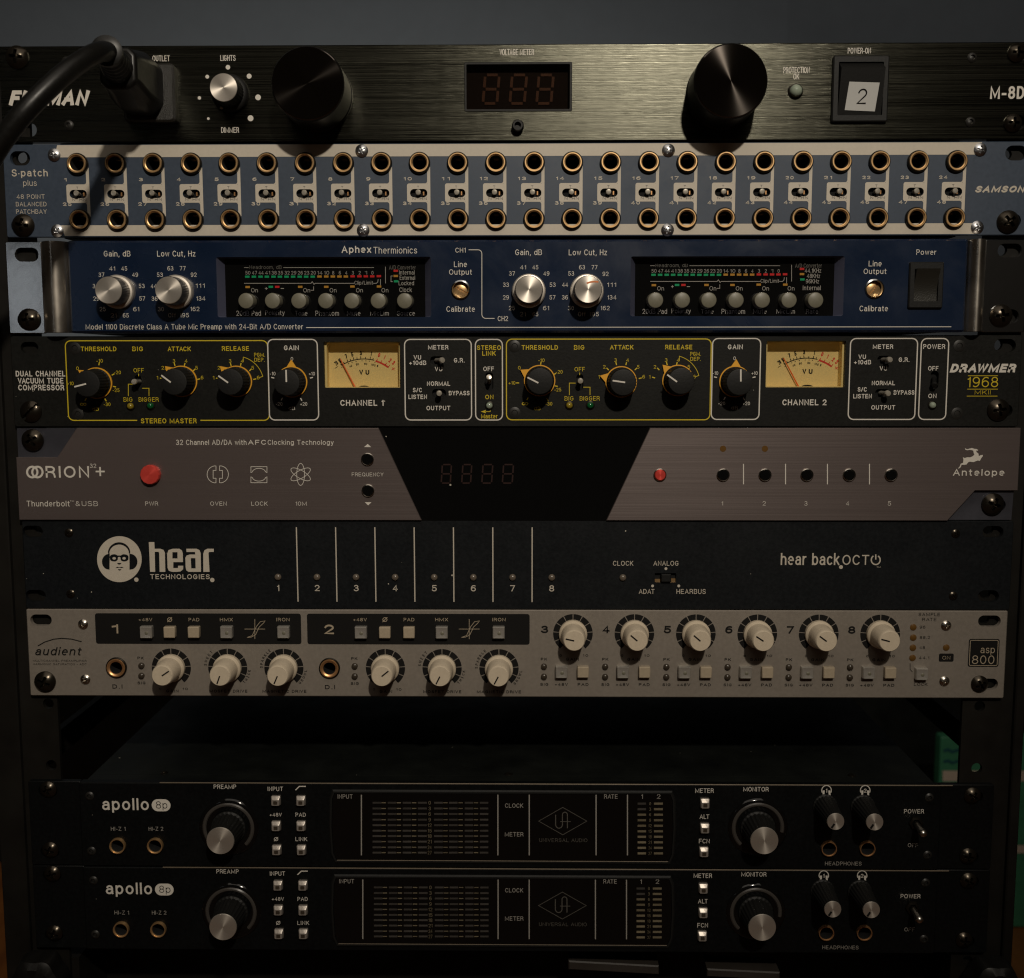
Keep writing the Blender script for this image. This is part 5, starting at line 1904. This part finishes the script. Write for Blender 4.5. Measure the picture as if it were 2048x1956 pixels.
for fr, lst, y in (('J', ((817, 1), (948, 0), (1084, 0), (1268, 1), (1588, 1)), 183), ('K', ((115, 1), (250, 0), (386, 0), (570, 1), (890, 1)), 185)):
    for x, k in lst:
        a_, b_ = P(fr, x, y, -3)
        button(k, a_, b_)
zbt = P('K', 1300, 407, -3)[1]
for x in KX:
    button(1, x - 65 * KZ, zbt)
    button(0, x + 58 * KZ, zbt)
a_, b_ = P('L', 1393, 418, -3)
button(1, a_, b_)
mb = MB().use(M['leddark'])
mb.lathe([(1.55, 0.2), (1.5, -0.8), (1.0, -1.3), (0, -1.5)], 20)
ldk = mesh_of(mb, 'indicator', 50)
for fr, x in (('J', 795), ('K', 83)):
    for y in (370, 427):
        part('indicator', ldk, u, (P(fr, x, y)[0], 0, P('K', 83, y)[1]))
for x in KX:
    for y in (373, 430):
        part('indicator', ldk, u, (x - 165 * KZ, 0, zrow[y]))
mb = MB().use(M['ledamber'])
mb.lathe([(1.6, 0.2), (1.6, -0.3), (0.8, -0.6), (0, -0.7)], 20)
lda = mesh_of(mb, 'indicator', 50)
for x, y in ((1342, 152), (1342, 210), (1340, 267), (1338, 324), (1527, 266)):
    a_, b_ = P('L', x, y)
    part('indicator', lda, u, (a_, 0, b_))
pang = [((905, 434), (945, 407), 'J'), ((1230, 437), (1215, 478), 'J'), ((1552, 437), (1533, 480), 'J'), ((233, 437), (270, 407), 'K'), ((560, 440), (540, 480), 'K'), ((887, 445), (866, 485), 'K'),
        ((1313, 240), (1268, 230), 'K'), ((1668, 236), (1632, 205), 'K'), ((150, 235), (115, 205), 'L'), ((507, 238), (465, 210), 'L'), ((863, 235), (825, 207), 'L'), ((1222, 236), (1173, 223), 'L')]
mb = MB().use(M['beige'])
mb.lathe([(6.9, 0), (6.9, -2.2), (6.3, -3.2), (5.9, -3.6), (5.75, -8), (5.35, -13.2), (5.0, -14.4), (4.7, -14.7), (0, -14.7)], 48)
km = mesh_of(mb, 'knob', 30)
mb = MB().use(M['dark'])
mb.box(-0.32, 0.32, -14.85, -14.6, 0.0, 4.2)
pm = mesh_of(mb, 'pointer')
for (x, z), (pa, pb, fr) in zip(dial, pang):
    k = part('knob', km, u, (x, 0, z))
    an = math.atan2(pb[0] - pa[0], -(pb[1] - pa[1]))
    part('pointer', pm, k, (x, 0, z), (0, an, 0))
for fr, x, y in (('J', 460, 140), ('J', 473, 450), ('L', 1533, 147), ('L', 1523, 460)):
    screw('small', u, fr, x, y)
screw('rack', u, 'J', 248, 462)
screw('rack2', u, 'L', 1720, 475)

# ------------------------------------------------------------------ 8, 9 audio interfaces
zt, zb = RZ['ap1']
GRP = 'twin black audio interfaces at the rack foot'
u = thing('audio_interface', 'upper of the two black audio interfaces, just under the open gap in the rack', 'audio interface', (0, 0, zb), GRP)
mb = MB().use(M['chassis'])
mb.box(-216, 210, 12, 300, zb + 0.8, zt - 0.7)
mb.box(-216, 210, 2.8, 12, zt - 2.0, zt - 0.75)
part('chassis', mb, u)
pl = MB().use(M['apollo'])
AXL, AXR = -244.0, 238.5
AJ2 = [P('M', 668, 427), P('M', 878, 427), P('O', 863, 442), P('O', 1078, 442)]
dw0, dw1 = (P('M', 1870, 300)[0], P('N', 1200, 136)[1]), (P('N', 1862, 300)[0], P('N', 1200, 515)[1])
pl.prism(rrect(-218, 212, zb, zt, 1.0, 3), 3.0, -1.2, 0.5, [circ(*c, 3.3) for c in AJ2])
part('faceplate', pl, u)
for s in (-1, 1):
    mb = MB().use(M['apollo'])
    xa_, xb_ = (AXL, -217.5) if s < 0 else (211.5, AXR)
    fr, pts = ('M', ((268, 128), (280, 468))) if s < 0 else ('O', ((1680, 160), (1655, 500)))
    mb.prism(rrect(xa_, xb_, zb, zt, 0.8, 3), 3.2, 0, 0.3, [slot(*P(fr, x, y), 9.5, 6) for x, y in pts])
    part('ear', mb, u)
YA_ = -1.32
g8 = dict(Y=YA_)
L = MB().use(M['ink'])
for s, x, y, w_, h_ in (('PREAMP', 1262, 105, 126, 24), ('INPUT', 1545, 117, 86, 24), ('+48V', 1547, 262, 68, 20), ('PAD', 1687, 262, 58, 22), ('Ø', 1549, 399, 24, 24), ('LINK', 1691, 399, 66, 22)):
    T(L, s, 'M', x, y, w_, h_, **g8)
line(L, 'M', [(1658, 124), (1680, 103), (1716, 103)], 0.5, YA_)
for s, x, y, w_ in (('METER', 171, 127, 104), ('ALT', 171, 273, 54), ('FCN', 170, 410, 60), ('MONITOR', 460, 119, 142)):
    T(L, s, 'O', x, y, w_, 25, **g8)
for x, n_ in ((856, '1'), (1073, '2')):
    line(L, 'O', [(x + 27 * math.sin(t), 126 - 28 * math.cos(t)) for t in np.linspace(-2.0, 2.0, 16)], 0.42, YA_)
    for sg in (-1, 1):
        L.flat([P('O', x + sg * q, y, YA_) for q, y in ((10, 126), (22, 126), (22, 154), (12, 150))], YA_ - .01)
    T(L, n_, 'O', x, 127, 7 if n_ == '1' else 15, 22, b=0.03, Y=YA_)
T(L, 'POWER', 'O', 1347, 243, 112, 24, **g8)
L.use(M['inkdim'])
for s, x, y in (('HI-Z 1', 663, 341), ('HI-Z 2', 875, 341)):
    T(L, s, 'M', x, y, 82, 22, b=0.01, Y=YA_)
T(L, 'OFF', 'O', 1341, 433, 58, 22, **g8)
T(L, 'HEADPHONES', 'O', 950, 536, 205, 21, b=0.01, Y=YA_)
printed('lettering', L, u)
L = MB().use(M['ink'])
T(L, 'apollo', 'M', 704, 210, 262, 82, b=0.03, **g8)
p0, p1 = P('M', 850, 175, YA_), P('M', 958, 243, YA_)
L.flat(rrect(p0[0], p1[0], p1[1], p0[1], (p0[1] - p1[1]) / 2 - .02, 8), YA_)
L.use(M['apollo'])
T(L, '8p', 'M', 907, 212, 64, 50, b=0.0, Y=YA_ - 0.05)
printed('logo', L, u)
# display
mb = MB().use(M['glossblack'])
cx0, cx1, cz0, cz1 = dw0[0], dw1[0], dw1[1], dw0[1]
dlp = [(cx0 + 1.6, cz0), (cx1 - 1.6, cz0), (cx1, cz0 + 4), (cx1 + .6, (cz0 + cz1) / 2), (cx1, cz1 - 3), (cx1 - 1.2, cz1), (cx0 + 1.2, cz1), (cx0, cz1 - 3), (cx0 - .6, (cz0 + cz1) / 2), (cx0, cz0 + 4)]
mb.prism(dlp, -0.4, -1.75, 0.3)
dp = part('display', mb, u)
mb = MB().use(M['edge'])
mb.tube([(P('M', 900, 80)[0], -1.0, zt - 0.05), (P('O', 1560, 84)[0], -1.0, zt - 0.05)], 0.33, 8)  # tan tube added as the highlight along the panel's top chamfer
part('top_edge_highlight', mb, u)
mb = MB().use(M['plastic'])
mb.prism(inset(dlp if area(dlp) > 0 else dlp[::-1], -1.5), -1.0, -2.1, 0.7, [dlp])
part('bezel', mb, dp)
YS = -1.88
L = MB().use(M['inkdim'])
T(L, 'INPUT', 'N', 29, 160, 84, 24, Y=YS)
T(L, 'CLOCK', 'N', 977, 211, 102, 24, Y=YS)
T(L, 'METER', 'N', 977, 372, 104, 24, Y=YS)
T(L, 'RATE', 'N', 1520, 160, 76, 24, Y=YS)
T(L, '1', 'N', 1695, 160, 9, 26, Y=YS)
T(L, '2', 'N', 1788, 160, 20, 26, Y=YS)
for x in (120, 886, 1062, 1437, 1613):
    line(L, 'N', [(x, 150), (x, 490)], 0.55, YS)
z_ = P('N', 900, 517, YS)[1]
printed('lettering', L, dp)
mb = MB().use(M['edge'])
mb.tube([(cx0 + 1.8, -1.5, cz0 - 0.1), (cx1 - 1.8, -1.5, cz0 - 0.1)], 0.42, 8)
part('light_edge', mb, dp)
B1, B2, L2 = MB().use(M['bar']), MB().use(M['bar2']), MB().use(M['bar2'])
rows = [195, 227, 258, 290, 321, 352, 382, 413, 445, 475]
NUM = ['0', '3', '6', '9', '12', '15', '18', '21', '24', '27']
for ri, y in enumerate(rows):
    for x0, x1 in ((183, 232), (268, 315), (352, 400), (437, 487), (528, 577), (612, 660), (700, 747), (785, 832)):
        line(B1, 'N', [(x0, y), (x1, y)], 0.95, YS)
    for x in (245, 330, 416, 592, 677, 763):
        line(L2, 'N', [(x - 12, y), (x + 12, y)], 0.5, YS)
    T(L2, NUM[ri], 'N', 503, y, 22 if len(NUM[ri]) > 1 else 13, 20, b=0.01, Y=YS)
    y2 = 200 + 31 * ri
    line(B1 if ri in (0, 1) else B2, 'N', [(1670, y2), (1717, y2)], 1.1, YS)
    line(B2, 'N', [(1762, y2), (1812, y2)], 1.1, YS)
    T(L2, NUM[ri], 'N', 1740, y2, 18 if len(NUM[ri]) > 1 else 10, 17, b=0.0, Y=YS)
printed('meter_bars', B1, dp)
part('output_meter_bars', B2, dp)
part('meter_numbers', L2, dp)
L = MB().use(M['inkfaint'])
c = (1250, 298)
line(L, 'N', [(c[0] - 135, c[1]), (c[0], c[1] - 77), (c[0] + 135, c[1]), (c[0], c[1] + 77)], 0.3, YS, True)
line(L, 'N', [(1210, 262), (1210, 318)] + [(1229 - 19 * math.cos(t), 318 + 20 * math.sin(t)) for t in np.linspace(.3, PI, 7)] + [(1248, 262)] +
     [(1262 - 14 * math.cos(t), 262 - 14 * math.sin(t)) for t in np.linspace(.3, PI, 7)] + [(1276, 338)], 0.42, YS)
line(L, 'N', [(1236, 301), (1295, 301)], 0.3, YS - .02)
T(L, 'UNIVERSAL AUDIO', 'N', 1253, 405, 270, 20, b=0, Y=YS)
part('emblem', L, dp)
JB = jack_meshes(4.0, 3.1, M['brass'], 2.0, False)
JC = jack_meshes(3.9, 3.3, M['copper'], 2.0, False)
for i, c in enumerate(AJ2):
    jack(u, JB if i < 2 else JC, c[0], c[1], -1.0)


def big_knob(fr, fx_, fy_, H, arc0, arc1):
    a_, b_ = P(fr, fx_, fy_, H)
    mb = MB().use(M['glossblack'])
    mb.lathe([(15.0, -1.15), (14.4, -1.9), (13.3, -2.2), (9.0, -1.6)], 64)
    k = part('knob', mesh_of(mb, 'knob', 40), u, (a_, 0, b_))
    mb = MB().use(M['ring'])
    ts = np.radians(np.linspace(arc0, arc1, 48))
    mb.sheet = False
    mb.add([(r_ * math.sin(t), y_, r_ * math.cos(t)) for t in ts for r_, y_ in ((13.0, -2.2), (12.4, -2.7), (11.6, -2.7), (11.1, -2.2))],
           [(4 * i + j, 4 * i + j + 1, 4 * i + j + 5, 4 * i + j + 4) for i in range(47) for j in range(3)])
    part('light_ring', mb, k, (a_, 0, b_))
    mb = MB().use(M['plastic'])
    mb.lathe([(8.6, -1.4), (8.6, -2.6), (8.0, -3.2, .06), (7.0, H + 3.5, .06), (6.85, H + 0.6)], 120, flute=24)
    part('grip', mesh_of(mb, 'grip', 40), k, (a_, 0, b_))
    mb = MB().use(M['cap'])
    mb.lathe([(6.85, H + 0.7), (6.6, H), (0, H)], 48)
    part('cap', mesh_of(mb, 'cap', 20), k, (a_, 0, b_))


big_knob('M', 1235, 410, -17.5, -135, 135)
big_knob('O', 508, 410, -17.5, -135, 100)
for x, y in ((908, 302), (1127, 305)):
    a_, b_ = P('O', x, y, -21)
    mb = MB().use(M['plastic'])
    mb.lathe([(6.0, -1.2), (6.0, -2.2), (5.6, -2.6, .07), (4.4, -19.5, .07), (4.2, -20.5)], 96, flute=20)
    k = part('phones_knob', mesh_of(mb, 'phones_knob', 40), u, (a_, 0, b_))
    mb = MB().use(M['cap'])
    mb.lathe([(4.2, -20.4), (4.0, -21), (0, -21)], 36)
    part('cap', mesh_of(mb, 'cap', 20), k, (a_, 0, b_))
    mb = MB().use(M['dark'])
    mb.box(-0.5, 0.5, -21.1, -20.8, 1.2, 3.7)
    part('pointer', mb, k, (a_, 0, b_), (0, math.radians(212), 0))
mb = MB().use(M['silverbtn'])
mb.sheet = False
lo = rrect(-2.3, 2.3, -2.45, 2.45, 0.5, 3)
hi = rrect(-1.9, 1.9, -2.0, 0.9, 0.5, 3)
n = len(lo)
mb.add([(x, 0, z) for x, z in lo] + [(x, -1.5, z) for x, z in lo] + [(x, -2.6, z) for x, z in hi],
       [(i + r * n, (i + 1) % n + r * n, (i + 1) % n + (r + 1) * n, i + (r + 1) * n) for r in range(2) for i in range(n)] + [tuple(range(2 * n, 3 * n))])
sb = mesh_of(mb, 'push_button', 30)
dotm = MB().use(M['leddark'])
dotm.prism(rrect(-1.0, 1.0, -0.9, 0.9, 0.3, 2), 0, -0.1)
dm = mesh_of(dotm, 'lens')
for fr, pts in (('M', [(1544, 190), (1685, 190), (1546, 332), (1686, 332), (1549, 467), (1688, 467)]), ('O', [(176, 205), (175, 345), (170, 478)])):
    for x, y in pts:
        a_, b_ = P(fr, x, y, -3.8)
        o = part('push_button', sb, u, (a_, -1.2, b_))
        part('lens', dm, o, (a_, -3.8, b_ - 0.55))
a_, b_ = P('O', 1350, 300)
mb = MB().use(M['nut'])
mb.lathe([(3.6, -1.0), (3.4, -2.4), (2.2, -2.8), (2.0, -1.6)], 6)
s = part('power_toggle', mesh_of(mb, 'power_toggle', 30), u, (a_, 0, b_))
mb = MB().use(M['steel'])
mb.lathe([(1.5, 0), (1.4, -7), (2.0, -11), (2.0, -12.5), (1.2, -13.5), (0, -13.8)], 20)
part('lever', mesh_of(mb, 'lever', 50), s, (a_, 0, b_), (0.08, 0, 0))
for fr, x, y in (('M', 497, 163), ('M', 508, 472), ('O', 1438, 172), ('O', 1428, 495)):
    screw('hex2', u, fr, x, y, -1.2)
screw('rack2', u, 'M', 265, 125)
screw('rack2', u, 'M', 277, 465)
screw('rack2', u, 'O', 1680, 160)
screw('rack2', u, 'O', 1655, 500)
lid = [(-180, 14), (-3, 14), (172, 14)]
for x, y in lid:
    part('lid_screw', SCREW['tiny'], u, (x, y, zt - 0.7), (-PI / 2, 0, 0))
v = copy_tree(u)
v.location.z -= 44.3 * MM
v['label'] = 'lowest black audio interface, directly beneath its twin and above the dark rack foot'

# ------------------------------------------------------------------ mains plug and lead
pc = thing('power_cable', 'black mains lead with a moulded plug pushed into the front outlet', 'power cable', (P('A', 810, 330)[0], -5, P('A', 810, 330)[1]))
c0 = P('A', 822, 340, 0)
c3 = (c0[0] + 0.6, c0[1] + 0.4)


def osec(c, w_, h_, ch, Y):
    return [(c[0] + a * (w_ - (ch if k else 0)), Y, c[1] + d * (h_ - (0 if k else ch))) for a, d, k in
            ((1, -1, 1), (1, -1, 0), (1, 1, 0), (1, 1, 1), (-1, 1, 1), (-1, 1, 0), (-1, -1, 0), (-1, -1, 1))]


mb = MB().use(M['rubber'])
mb.sheet = False
n = 8
rows_ = [osec(c0, 9.6, 12.6, 4.5, -5.6), osec(c0, 10.0, 13.0, 4.5, -17), osec(c0, 9.6, 12.0, 4.2, -23), osec(c3, 8.6, 9.4, 3.2, -33), osec(c3, 8.2, 8.8, 3.2, -39.5)]
fs = [(r * n + i, r * n + (i + 1) % n, (r + 1) * n + (i + 1) % n, (r + 1) * n + i) for r in range(4) for i in range(n)] + [tuple(range(4 * n, 5 * n))]
mb.add([p for r in rows_ for p in r], fs)
bm_me = mesh_of(mb, 'plug', 40)
o = part('plug', bm_me, pc, (0, 0, 0))
bv = o.modifiers.new('round', 'BEVEL')
bv.width = 0.0016
bv.segments = 3
bv.limit_method = 'ANGLE'
bv.angle_limit = math.radians(20)


def q3(x, y, Y):
    a_, b_ = P('A', x, y, Y)
    return (a_, Y, b_)


def spline(pts, n=8):
    pts = [np.array(p, float) for p in pts]
    out = []
    for i in range(len(pts) - 1):
        p0, p1, p2, p3 = pts[max(i - 1, 0)], pts[i], pts[i + 1], pts[min(i + 2, len(pts) - 1)]
        for k in range(n):
            t = k / n
            out.append(0.5 * ((2 * p1) + (-p0 + p2) * t + (2 * p0 - 5 * p1 + 4 * p2 - p3) * t * t + (-p0 + 3 * p1 - 3 * p2 + p3) * t ** 3))
    out.append(pts[-1])
    return [tuple(p) for p in out]


a_, b_ = np.array((c3[0], -38.5, c3[1])), np.array(q3(606, 128, -60))
pts, rs = [], []
for i in range(34):
    t = i / 33
    pts.append(tuple(a_ + (b_ - a_) * t))
    rs.append((6.9 - 1.7 * t) * (1 - 0.10 * (0.5 + 0.5 * math.cos(t * 2 * PI * 6))))
pts += [tuple(b_ + (b_ - a_) * 0.02), tuple(b_ + (b_ - a_) * 0.04), tuple(b_ + (b_ - a_) * 0.14), tuple(b_ + (b_ - a_) * 0.18)]
rs += [5.2, 6.3, 6.3, 4.0]
mb = MB().use(M['rubber'])
mb.tube(pts, rs, 28)
part('strain_relief', mb, pc)
cp = spline([q3(625, 140, -57), q3(598, 122, -64), q3(545, 128, -73), q3(450, 180, -82), q3(330, 272, -90), q3(190, 405, -96), q3(80, 530, -98), q3(-30, 690, -97), q3(-110, 860, -90), q3(-180, 1150, -80), q3(-200, 1700, -70)])
mb = MB().use(M['rubber'])
mb.tube(cp, 4.05, 24)
part('cord', mb, pc)

# ------------------------------------------------------------------ what is seen through and under the rack
YG = 560
g0, g1 = P('p', 1882, 1474, YG), P('p', 1882, 1700, YG)
gb = thing('green_carton', 'green and white carton standing on the floor behind the right side of the rack', 'carton', (g0[0] + 70, YG, -725))
mb = MB().use(M['green'])
mb.prism(rrect(g0[0], g0[0] + 170, -724, g0[1], 2, 2), YG + 14, YG, 1.0, back=True)
part('body', mb, gb)
mb = MB().use(M['white'])
for y0, y1 in ((1541, 1562), (1690, 1706)):
    mb.flat([P('p', 1885, y1, YG), P('p', 2110, y1, YG), P('p', 2110, y0, YG), P('p', 1885, y0, YG)], YG - 0.6)
part('label_band', mb, gb)
mb = MB().use(M['blueink'])
for y in (1501, 1523):
    line(mb, 'p', [(1887, y + 1), (1896, y - 2), (1905, y + 3), (1915, y - 1), (1926, y + 2), (1940, y - 2)], 2.8, YG - 0.6)
part('print', mb, gb)

YC = 8
for (x0, y0, x1, y1, hh, lab) in ((1137, 1922, 1318, 1932, 18, 'longer dim grey bar lying under the lowest interface, left of the other bar'),
                                  (1414, 1938, 1560, 1945, 16, 'shorter dim grey bar lying under the lowest interface, right of the other bar')):
    a_, b_ = P('p', x0, y0, YC), P('p', x1, y1, YC)
    c_, d_ = P('p', x0, y0 + hh, YC), P('p', x1, y1 + hh, YC)
    mb = MB().use(M['greybar'])
    mb.prism([a_, b_, d_, c_], YC + 14, YC, 0.6, back=True)
    o = part('metal_bar', mb, None)
    o['label'] = lab
    o['category'] = 'bar'
    o['group'] = 'grey bars below the interfaces'
